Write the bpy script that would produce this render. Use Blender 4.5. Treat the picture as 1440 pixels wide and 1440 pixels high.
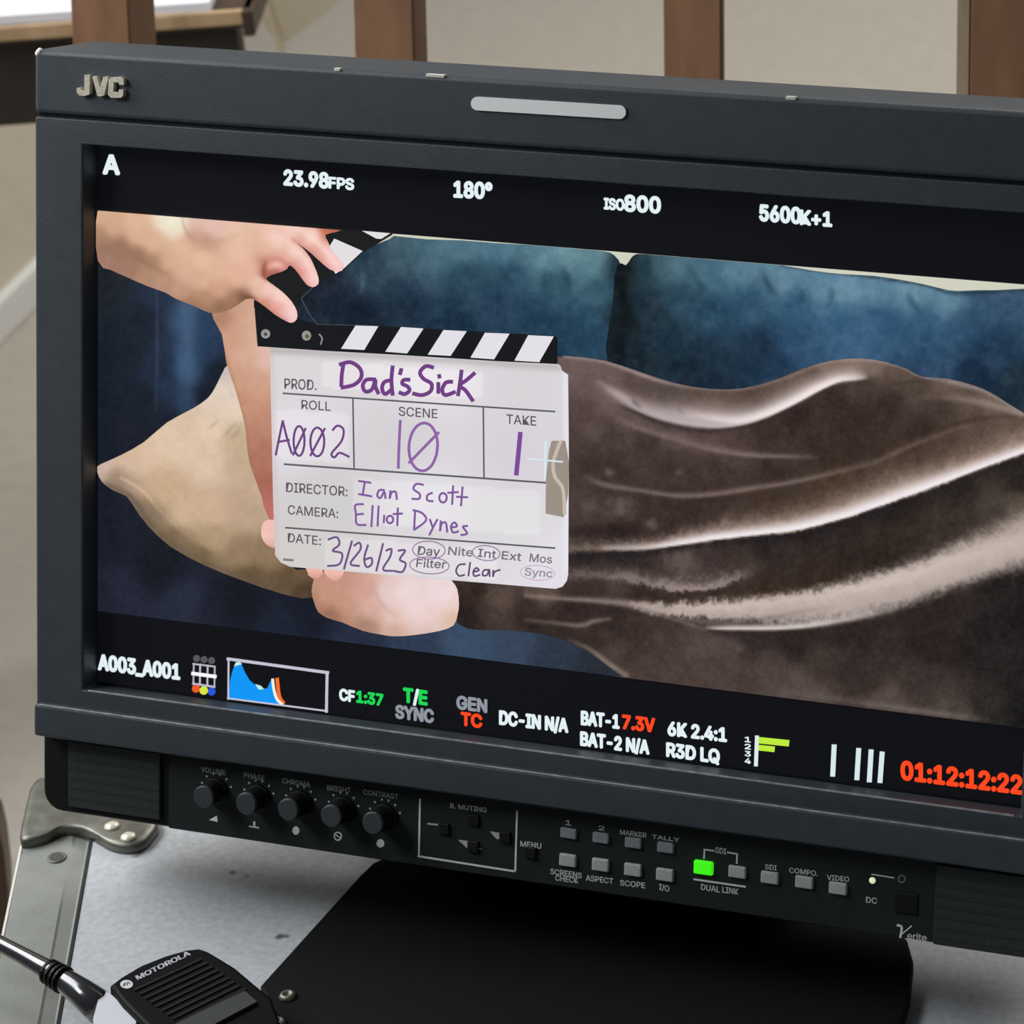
import bpy, bmesh, math
import numpy as np
from mathutils import Vector, Matrix
from mathutils.geometry import delaunay_2d_cdt

scene = bpy.context.scene
for o in list(bpy.data.objects):
    bpy.data.objects.remove(o)

# ------------------------------------------------------------------ camera, light, exposure
TILT = math.radians(18)                       # the monitor leans back on its stand
SC = Vector((0.0, 0.0, 0.735))                # centre of the screen in the room
MON = Matrix.Translation(SC) @ Matrix.Rotation(-TILT, 4, 'X')
CAM_R = Matrix(((0.91433075, -0.1002855, 0.39235457),
                (0.40438937, 0.17431434, -0.89782167),
                (0.02164546, 0.97956997, 0.19993535)))
CAM_C = Vector((0.55315262, -1.29591839, 0.26754948))
FPX = 5551.8
cam = bpy.data.cameras.new('camera')
cam.sensor_width = 36
cam.lens = 36 * FPX / 1440
cam.clip_start = 0.05
cam_o = bpy.data.objects.new('camera', cam)
scene.collection.objects.link(cam_o)
cam_l = CAM_R.to_4x4(); cam_l.translation = CAM_C
CAMW = MON @ cam_l
cam_o.matrix_world = CAMW
cam.dof.use_dof = True
cam.dof.focus_distance = 1.43
cam.dof.aperture_fstop = 28
scene.camera = cam_o

world = bpy.data.worlds.new('world')
scene.world = world
world.use_nodes = True
wn = world.node_tree.nodes['Background']
wn.inputs[0].default_value = (0.95, 0.97, 1.0, 1)
wn.inputs[1].default_value = 0.075


def area(name, loc, target, size, power, col, spread=180):
    l = bpy.data.lights.new(name, 'AREA'); l.shape = 'RECTANGLE'
    l.spread = math.radians(spread); l.size, l.size_y = size; l.energy = power; l.color = col
    o = bpy.data.objects.new(name, l); scene.collection.objects.link(o)
    o.location = loc
    o.rotation_euler = (Vector(target) - Vector(loc)).to_track_quat('-Z', 'Y').to_euler()
    return o


area('window_light', (-1.2, 0.1, 1.5), (-0.2, 0.0, 0.55), (0.9, 0.9), 20, (0.97, 0.98, 1.0))
area('bezel_fill_light', (-0.75, -0.45, 1.5), (-0.3, 0, 0.92), (0.4, 0.4), 1.3, (0.95, 0.98, 1.0), 84)  # added fill to brighten the upper-left bezel, no lamp seen there
area('floor_fill_light', (0.15, 2.3, 2.4), (-0.2, 2.0, 0.0), (1.2, 1.2), 60, (1.0, 0.97, 0.92))  # added fill to lighten the background floor, no fixture seen

vs = scene.view_settings
vs.view_transform = 'Standard'; vs.look = 'None'; vs.exposure = 0.0; vs.gamma = 1.0
vs.use_curve_mapping = False

# ------------------------------------------------------------------ helpers
col = scene.collection
CASE_TOP = 0.735 - 0.187


def ray(px, py):
    d = Vector(((px - 720) / FPX, (720 - py) / FPX, -1.0))
    return CAMW.translation, (CAMW.to_3x3() @ d).normalized()


MONI = MON.inverted()
UPW = Vector((0, 0, 1))


def mp(px, py, y=0.0):
    """photo point on the monitor plane at depth y -> monitor coordinates (x, z)"""
    o, d = ray(px, py)
    o = MONI @ o; d = MONI.to_3x3() @ d
    t = (y - o.y) / d.y
    p = o + d * t
    return p.x, p.z


def M(x, y, z):
    return MON @ Vector((x, y, z))


def zp(px, py, z):
    o, d = ray(px, py)
    t = (z - o.z) / d.z
    return o + d * t


def pl(px, py, P, N):
    o, d = ray(px, py)
    t = (P - o).dot(N) / d.dot(N)
    return o + d * t


def lin(c):
    c = np.asarray(c, float) / 255.0
    return np.where(c <= 0.04045, c / 12.92, ((c + 0.055) / 1.055) ** 2.4)


def tag(o, label=None, cat=None, group=None, kind=None):
    if label: o['label'] = label
    if cat: o['category'] = cat
    if group: o['group'] = group
    if kind: o['kind'] = kind
    return o


def empty(name, loc, label, cat):
    o = bpy.data.objects.new(name, None)
    o.empty_display_size = 0.05
    col.objects.link(o); o.location = loc
    return tag(o, label, cat)


def rootloc(p):
    while p is not None and p.parent is not None:
        p = p.parent
    return Vector(p.location) if p is not None else Vector((0, 0, 0))


def link(name, me, mat, parent=None, label=None):
    """me is in room coordinates"""
    off = rootloc(parent)
    if off.length > 0:
        me.transform(Matrix.Translation(-off))
    o = bpy.data.objects.new(name, me)
    if mat is not None: me.materials.append(mat)
    col.objects.link(o)
    if parent is not None: o.parent = parent
    if label: o['label'] = label
    return o


def from_bm(name, bm, mat, parent=None, label=None, smooth=False, bevel=0, seg=2, angle=40):
    bmesh.ops.recalc_face_normals(bm, faces=bm.faces)
    me = bpy.data.meshes.new(name); bm.to_mesh(me); bm.free()
    if smooth:
        me.polygons.foreach_set('use_smooth', [True] * len(me.polygons))
    o = link(name, me, mat, parent, label)
    if bevel:
        b = o.modifiers.new('bevel', 'BEVEL'); b.width = bevel; b.segments = seg
        b.limit_method = 'ANGLE'; b.angle_limit = math.radians(angle)
        b.harden_normals = False
        me.polygons.foreach_set('use_smooth', [True] * len(me.polygons))
        w = o.modifiers.new('wn', 'WEIGHTED_NORMAL'); w.keep_sharp = True
    return o


def add_prism(bm, bot, top):
    a = [bm.verts.new(p) for p in bot]; b = [bm.verts.new(p) for p in top]
    n = len(a)
    bm.faces.new(a[::-1]); bm.faces.new(b)
    for i in range(n):
        j = (i + 1) % n
        bm.faces.new((a[i], a[j], b[j], b[i]))


def mbox(bm, x0, x1, y0, y1, z0, z1):
    f = [M(x0, y0, z0), M(x1, y0, z0), M(x1, y0, z1), M(x0, y0, z1)]
    b = [M(x0, y1, z0), M(x1, y1, z0), M(x1, y1, z1), M(x0, y1, z1)]
    add_prism(bm, b, f)


def wbox(bm, x0, x1, y0, y1, z0, z1):
    add_prism(bm, [(x0, y0, z0), (x1, y0, z0), (x1, y1, z0), (x0, y1, z0)],
              [(x0, y0, z1), (x1, y0, z1), (x1, y1, z1), (x0, y1, z1)])


def ring_prism(bm, rings, close=True):
    """rings: list of lists of points, same length; lofted with end caps"""
    V = [[bm.verts.new(p) for p in r] for r in rings]
    n = len(V[0])
    for a, b in zip(V, V[1:]):
        for i in range(n):
            j = (i + 1) % n
            bm.faces.new((a[i], a[j], b[j], b[i]))
    bm.faces.new(V[0][::-1]); bm.faces.new(V[-1])


def tube(bm, pts, rads, n=14):
    rings = []
    for i, p in enumerate(pts):
        a = Vector(pts[max(0, i - 1)]); b = Vector(pts[min(len(pts) - 1, i + 1)])
        t = (b - a).normalized()
        s = t.cross(Vector((0, 0, 1)));
        if s.length < 1e-4: s = Vector((1, 0, 0))
        s.normalize(); u = s.cross(t)
        rings.append([Vector(p) + (s * math.cos(k * 2 * math.pi / n) + u * math.sin(k * 2 * math.pi / n)) * rads[i] for k in range(n)])
    ring_prism(bm, rings)


def lathe(bm, base, axis, prof, n=24):
    """prof: list of (r, h) along axis from base"""
    axis = Vector(axis).normalized()
    s = axis.orthogonal().normalized(); u = axis.cross(s)
    rings = [[Vector(base) + axis * h + (s * math.cos(k * 2 * math.pi / n) + u * math.sin(k * 2 * math.pi / n)) * max(r, 1e-5) for k in range(n)] for r, h in prof]
    ring_prism(bm, rings)


def catmull(pts, n=6, closed=False):
    P = [np.array(p, float) for p in pts]
    out = []
    m = len(P)
    rng = range(m) if closed else range(m - 1)
    for i in rng:
        p0 = P[(i - 1) % m] if closed or i > 0 else P[i]
        p1 = P[i]; p2 = P[(i + 1) % m]
        p3 = P[(i + 2) % m] if closed or i + 2 < m else p2
        for k in range(n):
            t = k / n
            out.append(0.5 * ((2 * p1) + (-p0 + p2) * t + (2 * p0 - 5 * p1 + 4 * p2 - p3) * t * t + (-p0 + 3 * p1 - 3 * p2 + p3) * t ** 3))
    if not closed: out.append(P[-1])
    return out


def cc(pts, ox, oy, s):
    return [(ox + p[0] / s, oy + p[1] / s) + tuple(p[2:]) for p in pts]


# ------------------------------------------------------------------ materials
def new_mat(name):
    m = bpy.data.materials.new(name); m.use_nodes = True
    nt = m.node_tree
    return m, nt, nt.nodes['Principled BSDF']


def mat(name, rgb, rough=0.5, metal=0.0, spec=0.5, var=0.0, vscale=40.0, bump=0.0, bscale=600.0, coat=0.0, linear=False):
    m, nt, b = new_mat(name)
    c = tuple(rgb) if linear else tuple(lin(rgb))
    b.inputs['Base Color'].default_value = (*c, 1)
    b.inputs['Roughness'].default_value = rough
    b.inputs['Metallic'].default_value = metal
    b.inputs['Specular IOR Level'].default_value = spec
    if coat:
        b.inputs['Coat Weight'].default_value = coat
        b.inputs['Coat Roughness'].default_value = 0.1
    tc = nt.nodes.new('ShaderNodeTexCoord')
    if var:
        n = nt.nodes.new('ShaderNodeTexNoise'); n.inputs['Scale'].default_value = vscale
        n.inputs['Detail'].default_value = 6
        nt.links.new(tc.outputs['Object'], n.inputs['Vector'])
        r = nt.nodes.new('ShaderNodeValToRGB')
        r.color_ramp.elements[0].position = 0.3; r.color_ramp.elements[1].position = 0.7
        r.color_ramp.elements[0].color = (*[x * (1 - var) for x in c], 1)
        r.color_ramp.elements[1].color = (*[min(1, x * (1 + var)) for x in c], 1)
        nt.links.new(n.outputs['Fac'], r.inputs[0])
        nt.links.new(r.outputs[0], b.inputs['Base Color'])
    if bump:
        n2 = nt.nodes.new('ShaderNodeTexNoise'); n2.inputs['Scale'].default_value = bscale
        n2.inputs['Detail'].default_value = 3
        nt.links.new(tc.outputs['Object'], n2.inputs['Vector'])
        bp = nt.nodes.new('ShaderNodeBump'); bp.inputs['Strength'].default_value = bump
        bp.inputs['Distance'].default_value = 0.001
        nt.links.new(n2.outputs['Fac'], bp.inputs['Height'])
        nt.links.new(bp.outputs['Normal'], b.inputs['Normal'])
    return m


def wood(name, rgb, dark, scale=14, rough=0.5):
    m, nt, b = new_mat(name)
    tc = nt.nodes.new('ShaderNodeTexCoord')
    mpn = nt.nodes.new('ShaderNodeMapping'); mpn.inputs['Scale'].default_value = (6, 6, 0.7)
    nt.links.new(tc.outputs['Object'], mpn.inputs['Vector'])
    n = nt.nodes.new('ShaderNodeTexNoise'); n.inputs['Scale'].default_value = scale; n.inputs['Detail'].default_value = 6
    nt.links.new(mpn.outputs[0], n.inputs['Vector'])
    r = nt.nodes.new('ShaderNodeValToRGB')
    r.color_ramp.elements[0].position = 0.3; r.color_ramp.elements[1].position = 0.7
    r.color_ramp.elements[0].color = (*lin(dark), 1); r.color_ramp.elements[1].color = (*lin(rgb), 1)
    nt.links.new(n.outputs['Fac'], r.inputs[0]); nt.links.new(r.outputs[0], b.inputs['Base Color'])
    b.inputs['Roughness'].default_value = rough
    return m


def mat_screen():
    m, nt, b = new_mat('screen_pixels')
    a = nt.nodes.new('ShaderNodeAttribute'); a.attribute_name = 'px'
    b.inputs['Base Color'].default_value = (0.006, 0.006, 0.007, 1)
    b.inputs['Roughness'].default_value = 0.4
    b.inputs['Specular IOR Level'].default_value = 0.12
    nt.links.new(a.outputs['Color'], b.inputs['Emission Color'])
    b.inputs['Emission Strength'].default_value = 1.0
    return m


def mat_lit(name, rgb, s=1.0):
    m, nt, b = new_mat(name)
    c = (*lin(rgb), 1)
    b.inputs['Base Color'].default_value = c
    b.inputs['Emission Color'].default_value = c
    b.inputs['Emission Strength'].default_value = s
    return m


def mat_grille():
    m, nt, b = new_mat('perforated_black')
    tc = nt.nodes.new('ShaderNodeTexCoord')
    v = nt.nodes.new('ShaderNodeTexVoronoi'); v.inputs['Scale'].default_value = 820
    v.inputs['Randomness'].default_value = 0.12
    nt.links.new(tc.outputs['Object'], v.inputs['Vector'])
    r = nt.nodes.new('ShaderNodeValToRGB')
    r.color_ramp.elements[0].position = 0.28; r.color_ramp.elements[0].color = (0.002, 0.002, 0.002, 1)
    r.color_ramp.elements[1].position = 0.42; r.color_ramp.elements[1].color = (*lin((40, 48, 48)), 1)
    nt.links.new(v.outputs['Distance'], r.inputs[0]); nt.links.new(r.outputs[0], b.inputs['Base Color'])
    b.inputs['Roughness'].default_value = 0.6
    return m


PLASTIC = mat('textured_charcoal_plastic', (60, 67, 73), 0.45, spec=0.4, var=0.08, vscale=120, bump=0.2, bscale=2600)
PANEL = mat('dark_panel_plastic', (30, 37, 37), 0.6, spec=0.3, var=0.08, vscale=150, bump=0.2, bscale=1500)
BLACK = mat('black_plastic', (16, 17, 18), 0.5, spec=0.3)
DEEP = mat('recess_black', (12, 14, 15), 0.6, spec=0.2)
KNOB = mat('knob_rubber', (58, 64, 66), 0.5, spec=0.4)
KNOBSIDE = mat('knob_side_black', (20, 21, 22), 0.5, spec=0.3)
BUTTON = mat('grey_button', (184, 186, 184), 0.5, var=0.1, vscale=900)
DIM = mat('dim_print', (190, 194, 192), 0.7)
PRINT = mat('grey_print', (228, 230, 226), 0.7)
TALLY = mat('frosted_diffuser', (248, 251, 250), 0.4)
CHROME = mat('worn_chrome', (222, 216, 196), 0.35, metal=0.25, var=0.2, vscale=900)
EDGE_HILITE = mat('painted_edge_highlight', (128, 132, 134), 0.6, var=0.35, vscale=260)  # pale colour painting the light on the bezel edges
SCUFF_HILITE = mat('scuff_highlight_white', (215, 215, 205), 0.7)  # chipped scuffs, and the highlight painted on the case trim
STAND = mat('black_powder_coat', (15, 16, 16), 0.75, spec=0.15, var=0.15, vscale=200)
ALU = mat('dull_aluminium', (144, 147, 141), 0.5, metal=0.25, var=0.07, vscale=90, bump=0.1, bscale=400)
STEEL = mat('tarnished_steel', (116, 116, 107), 0.42, metal=0.6, var=0.25, vscale=130, bump=0.15, bscale=200)
GAP = mat('dark_seam', (30, 32, 30), 0.8)
RADIO = mat('radio_black', (7, 8, 8), 0.55, spec=0.12)
RIB = mat('radio_rib', (13, 14, 14), 0.5, spec=0.3)
RADIOG = mat('radio_grey_panel', (52, 57, 52), 0.5)
WHITE = mat('white_label', (212, 213, 220), 0.6)
ANT = mat('antenna_rubber', (42, 43, 47), 0.2, spec=0.8, coat=1.0)
SLAT = wood('brown_slat_wood', (136, 98, 68), (112, 78, 54))
TABLE = wood('dark_table_wood', (74, 56, 42), (52, 38, 28))
TAN = wood('tan_edge_wood', (204, 172, 134), (172, 142, 106))
PAPER = mat('white_paper', (240, 242, 250), 0.7)
CREAM = mat('cream_sheet', (214, 202, 178), 0.8, var=0.05, vscale=20)
FLOOR = mat('grey_beige_floor', (172, 166, 156), 0.85, spec=0.2, var=0.05, vscale=60)
WALL = mat('beige_wall', (206, 197, 180), 0.9, spec=0.2, var=0.04, vscale=60)
BASEB = mat('white_baseboard', (222, 222, 220), 0.5)
PIX = mat_screen()
GRILLE = mat_grille()

# ------------------------------------------------------------------ the setting
bm = bmesh.new(); wbox(bm, -4, 4, -2.5, 6, -0.05, 0)
tag(from_bm('floor', bm, FLOOR), kind='structure')
wa = zp(-8, 478, 0); wb = zp(478, -6, 0)
wd = (wb - wa).normalized(); wn_ = Vector((wd.y, -wd.x, 0))       # towards the room
A = wa - wd * 0.35; B = wa + wd * ((zp(300, 185, 0) - wa).dot(wd))


def slab(a, b, n, t, z0, z1):
    bm = bmesh.new()
    q = [a, b, b - n * t, a - n * t]
    add_prism(bm, [(p.x, p.y, z0) for p in q], [(p.x, p.y, z1) for p in q])
    return bm


tag(from_bm('wall_left', slab(A, B, wn_, 0.1, 0, 2.5), WALL), kind='structure')
tag(from_bm('baseboard_left', slab(A + wn_ * 0.012, B + wn_ * 0.012, wn_, 0.012, 0, 0.036), BASEB, bevel=0.003), kind='structure')

# ------------------------------------------------------------------ flight case under the monitor
ex_a = zp(28.5, 1184, CASE_TOP); ex_b = zp(1, 1316, CASE_TOP)
e1 = (ex_b - ex_a); e1.z = 0; e1.normalize()                       # along the left edge, towards us
e2 = Vector((-e1.y, e1.x, 0))                                      # to the right
corner = ex_a - e1 * 0.035
case = empty('flight_case', (corner.x, corner.y, 0), 'grey flight case with aluminium edging under the video monitor', 'case')


def CP(a, b, z=0.0):
    p = corner + e1 * a + e2 * b
    return Vector((p.x, p.y, CASE_TOP + z))


def case_prism(a0, a1, b0, b1, z0, z1):
    bm = bmesh.new()
    q = [(a0, b0), (a0, b1), (a1, b1), (a1, b0)]
    add_prism(bm, [CP(a, b, z0) for a, b in q], [CP(a, b, z1) for a, b in q])
    return bm


# painted lid with small dark scuffs
m, nt, b = new_mat('grey_laminate')
tc = nt.nodes.new('ShaderNodeTexCoord')
n = nt.nodes.new('ShaderNodeTexNoise'); n.inputs['Scale'].default_value = 350; n.inputs['Detail'].default_value = 5
nt.links.new(tc.outputs['Object'], n.inputs['Vector'])
r = nt.nodes.new('ShaderNodeValToRGB')
r.color_ramp.elements[0].position = 0.3; r.color_ramp.elements[1].position = 0.7
r.color_ramp.elements[0].color = (*lin((176, 179, 182)), 1); r.color_ramp.elements[1].color = (*lin((196, 199, 202)), 1)
nt.links.new(n.outputs['Fac'], r.inputs[0])
last = r.outputs[0]
coff = Vector((corner.x, corner.y, 0))
n2 = nt.nodes.new('ShaderNodeTexNoise'); n2.inputs['Scale'].default_value = 260
nt.links.new(tc.outputs['Object'], n2.inputs['Vector'])
for (sx, sy, rad, st) in ((192, 1204, 5, .6), (328, 1227, 5, .8), (346, 1232, 4, .6), (393, 1317, 6, 1.0), (402, 1317, 4, .8), (197, 1200, 5, .5), (272, 1187, 2, .4)):
    p = zp(sx, sy, CASE_TOP) - coff
    dn = nt.nodes.new('ShaderNodeVectorMath'); dn.operation = 'DISTANCE'
    nt.links.new(tc.outputs['Object'], dn.inputs[0]); dn.inputs[1].default_value = p
    ad = nt.nodes.new('ShaderNodeMath'); ad.operation = 'MULTIPLY_ADD'
    nt.links.new(n2.outputs['Fac'], ad.inputs[0]); ad.inputs[1].default_value = 0.0022; nt.links.new(dn.outputs['Value'], ad.inputs[2])
    mr = nt.nodes.new('ShaderNodeMapRange')
    R_ = rad / FPX * 1.45
    mr.inputs['From Min'].default_value = R_ * 0.6 + .0011; mr.inputs['From Max'].default_value = R_ * 1.6 + .0011
    mr.inputs['To Min'].default_value = st; mr.inputs['To Max'].default_value = 0
    nt.links.new(ad.outputs[0], mr.inputs['Value'])
    mx = nt.nodes.new('ShaderNodeMix'); mx.data_type = 'RGBA'
    nt.links.new(mr.outputs[0], mx.inputs['Factor']); nt.links.new(last, mx.inputs['A'])
    mx.inputs['B'].default_value = (*lin((92, 94, 96)), 1)
    last = mx.outputs['Result']
nt.links.new(last, b.inputs['Base Color']); b.inputs['Roughness'].default_value = 0.55
LID = m
EW = (zp(126, 1185, CASE_TOP) - corner).dot(e2)                     # width of the aluminium edging
from_bm('body', case_prism(0.004, 0.44, 0.004, 0.62, -CASE_TOP + 0.02, -0.004), LID, case)
from_bm('lid_panel', case_prism(EW + .0012, 0.43, EW + .0012, 0.60, -0.006, 0.0), LID, case)
# edging with a raised lip along its inner side
bm = bmesh.new()
prof = [(0.0, -0.04), (0.0, -0.0035), (0.0004, -0.0012), (0.002, 0.0), (EW - 0.0075, 0.0), (EW - 0.0065, -0.0005), (EW - 0.0015, -0.0012), (EW, -0.0009), (EW, -0.0058), (0.003, -0.0058), (0.003, -0.04)]
ring_prism(bm, [[CP(0.001, x, z) for x, z in prof], [CP(0.43, x, z) for x, z in prof]])
ed = from_bm('edge_trim', bm, ALU, case, 'dull aluminium edging strip')
bm = bmesh.new(); ring_prism(bm, [[CP(a_, x, z) for x, z in ((-.0002, -.004), (-.0002, -.0012), (.0012, .00025), (.0018, -.0006), (.001, -.004))] for a_ in (.036, .43)])  # pale strip painting the highlight along the rounded outer edge
from_bm('trim_highlight', bm, SCUFF_HILITE, ed, 'pale painted highlight on outer corner')
bm = bmesh.new()
ring_prism(bm, [[CP(x, 0.001, z) for x, z in prof], [CP(x, 0.60, z) for x, z in prof]])
from_bm('edge_trim', bm, ALU, case)
bm = bmesh.new()
add_prism(bm, [CP(a, b_, -.0055) for a, b_ in ((.02, EW - .0002), (.02, EW + .0011), (.43, EW + .0011), (.43, EW - .0002))],
          [CP(a, b_, .0004) for a, b_ in ((.02, EW - .0002), (.02, EW + .0011), (.43, EW + .0011), (.43, EW - .0002))])
from_bm('seam', bm, GAP, case)
# countersunk rivet
rp = zp(80, 1207, CASE_TOP)
bm = bmesh.new()
lathe(bm, rp, (0, 0, 1), [(.0036, 0), (.0038, .0006), (.0031, .0007), (.0024, .00012), (.0006, .00008)], 28)
from_bm('rivet', bm, STEEL, case, smooth=True)
bm = bmesh.new(); lathe(bm, rp, (0, 0, 1), [(.0030, .0001), (.0029, .00075), (.0001, .00075)], 24)
from_bm('rivet_hollow', bm, mat('hollow_grey', (70, 70, 66), .7), case)
# butterfly corner bracket
outl = [(40, 1120), (33, 1150), (28, 1178), (33, 1184), (50, 1182), (66, 1177), (80, 1169), (97, 1166), (116, 1168), (135, 1177), (152, 1187), (172, 1192), (192, 1191), (206, 1184), (215, 1173), (222, 1160), (205, 1140), (120, 1110), (62, 1095), (46, 1104)]
outl = [tuple(p) for p in catmull(outl, 3, True)]
bm = bmesh.new()
zt = CASE_TOP + 0.0032
ctr = zp(120, 1145, zt)
r0 = [zp(x, y, zt) for x, y in outl]
r1 = [ctr + (p - ctr) * 0.95 + Vector((0, 0, .0013)) for p in r0]
r2 = [ctr + (p - ctr) * 0.86 + Vector((0, 0, .0016)) for p in r0]
rb = [Vector((p.x, p.y, CASE_TOP - .0005)) for p in r0]
ring_prism(bm, [rb, r0, r1, r2])
br = from_bm('corner_bracket', bm, STEEL, case, 'tarnished steel corner bracket', smooth=True)
for (x, y) in ((158, 1163), (181, 1178)):
    bm = bmesh.new(); lathe(bm, zp(x, y, zt + .0014), (0, 0, 1), [(.0034, 0), (.0032, .0008), (.0022, .0015), (.0002, .0018)], 20)
    from_bm('rivet', bm, CHROME, br, smooth=True)

# ------------------------------------------------------------------ the monitor
mon = empty('broadcast_monitor', (0, 0.02, CASE_TOP), 'charcoal broadcast video monitor showing a film slate and sofa, on a grey case', 'monitor')
YB = -0.011                                    # front of the bezel
W = 0.373; H = W / 2.4; S2 = W * 9 / 32        # picture width, picture height, half screen height
XL = mp(49.5, 500, YB)[0]
z_top = mp(600, 104, YB)[1]
z_seam = mp(600, 201, YB)[1]
z_in_t = mp(600, 238.5, YB)[1]
z_in_b = mp(600, 1026, -.002)[1]
z_lip_t = mp(600, 1066, YB - .004)[1]
z_lip_b = mp(240, 1062, YB - .004)[1]
z_bot = mp(545, 1211, YB + .004)[1]
x_in = mp(116.5, 500, YB)[0]
XLL = mp(47, 1010, YB - .004)[0]
YP = YB + .004                                 # control panel front
print('mon', XL, z_top, z_seam, z_in_t, z_in_b, z_lip_t, z_lip_b, z_bot, x_in)


def frame_bm(x0, x1, z0, z1, xi0, xi1, zi0, zi1, y0, y1):
    bm = bmesh.new()
    def ring(y): return ([bm.verts.new(M(x, y, z)) for x, z in ((x0, z0), (x1, z0), (x1, z1), (x0, z1))],
                         [bm.verts.new(M(x, y, z)) for x, z in ((xi0, zi0), (xi1, zi0), (xi1, zi1), (xi0, zi1))])
    fo, fi = ring(y0); bo, bi = ring(y1)
    for i in range(4):
        j = (i + 1) % 4
        bm.faces.new((fo[i], fo[j], fi[j], fi[i])); bm.faces.new((bo[i], bi[i], bi[j], bo[j]))
        bm.faces.new((fo[i], bo[i], bo[j], fo[j])); bm.faces.new((fi[i], fi[j], bi[j], bi[i]))
    return bm


from_bm('front_frame', frame_bm(XL, -XL, z_lip_t - .004, z_seam - .0004, x_in, -x_in, z_in_b, z_in_t, YB, .02), PLASTIC, mon, bevel=.0009)
# hood strip across the top, with chamfered rear
bm = bmesh.new()
depth_top = .030
prof = [(YB, z_seam + .0006), (YB, z_top), (depth_top, z_top + .0004), (depth_top + .05, z_top - .016), (depth_top + .05, z_seam + .0006)]
ch = .011
ringL = [M(XL - .0004, y, z) for y, z in prof]; ringR = [M(-XL + .0004, y, z) for y, z in prof]
ring_prism(bm, [ringL, ringR])
top_cap = from_bm('top_hood', bm, PLASTIC, mon, bevel=.0022, seg=3)
bm = bmesh.new(); mbox(bm, XL + .001, -XL - .001, YB + .0016, .03, z_seam - .002, z_seam + .002)
from_bm('hood_seam', bm, DEEP, mon)
# pale strips painting the light caught along the ledge and the lip
for nm, zz, yy, xa_ in (('bezel_highlight', z_in_b, YB, x_in), ('bezel_highlight', z_lip_t, YB - .004, XLL)):
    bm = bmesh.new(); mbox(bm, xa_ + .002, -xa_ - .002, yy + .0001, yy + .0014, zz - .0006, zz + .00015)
    from_bm(nm, bm, EDGE_HILITE, mon, 'pale painted edge highlight', bevel=.0003)
# rear housing
bm = bmesh.new()
hx = -XL - .004
f = [M(-hx, .019, z_bot + .002), M(hx, .019, z_bot + .002), M(hx, .019, z_top - .018), M(-hx, .019, z_top - .018)]
k = [M(-hx + .03, .075, z_bot + .03), M(hx - .03, .075, z_bot + .03), M(hx - .03, .075, z_top - .04), M(-hx + .03, .075, z_top - .04)]
add_prism(bm, k, f)
from_bm('rear_housing', bm, PLASTIC, mon, bevel=.003)
# lower lip
bm = bmesh.new(); mbox(bm, XLL, -XLL, YB - .004, .018, z_lip_b, z_lip_t)
from_bm('lower_lip', bm, PLASTIC, mon, bevel=.0012)
# black inner reveal and glass surround
from_bm('screen_surround', frame_bm(x_in - .001, -x_in + .001, z_in_b - .001, z_in_t + .001, -W / 2 - .0006, W / 2 + .0006, -S2 - .001, S2 + .001, -.0006, .004), DEEP, mon)
# white scuffs on the hood edge
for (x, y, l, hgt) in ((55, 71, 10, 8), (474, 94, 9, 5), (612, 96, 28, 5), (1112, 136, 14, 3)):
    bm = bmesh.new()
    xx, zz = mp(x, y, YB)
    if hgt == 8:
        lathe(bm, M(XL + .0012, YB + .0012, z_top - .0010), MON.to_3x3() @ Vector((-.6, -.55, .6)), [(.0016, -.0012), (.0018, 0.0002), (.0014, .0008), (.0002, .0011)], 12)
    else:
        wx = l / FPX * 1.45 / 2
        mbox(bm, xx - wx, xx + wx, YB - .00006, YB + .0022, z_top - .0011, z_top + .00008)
    from_bm('scuff', bm, SCUFF_HILITE, top_cap, 'pale chipped paint', bevel=.0002)

# ---- text helper: characters laid on a monitor plane between two photo points
_depsg = None


try:                                           # Blender's own interface typeface, else its built-in one
    import os
    FONT = bpy.data.fonts.load(os.path.join(bpy.utils.system_resource('DATAFILES'), 'fonts', 'Inter.woff2'))
except Exception:
    FONT = None


def text_tris(s, bold):
    c = bpy.data.curves.new('t', 'FONT'); c.body = s; c.size = 1; c.resolution_u = 3
    c.fill_mode = 'FRONT'
    if FONT: c.font = FONT
    o = bpy.data.objects.new('t', c); col.objects.link(o)
    dg = bpy.context.evaluated_depsgraph_get()
    me = bpy.data.meshes.new_from_object(o.evaluated_get(dg))
    bpy.data.objects.remove(o); bpy.data.curves.remove(c)
    V = np.array([v.co[:2] for v in me.vertices]); F = [tuple(p.vertices) for p in me.polygons]
    bpy.data.meshes.remove(me)
    return V, F


CAPH = None


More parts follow.
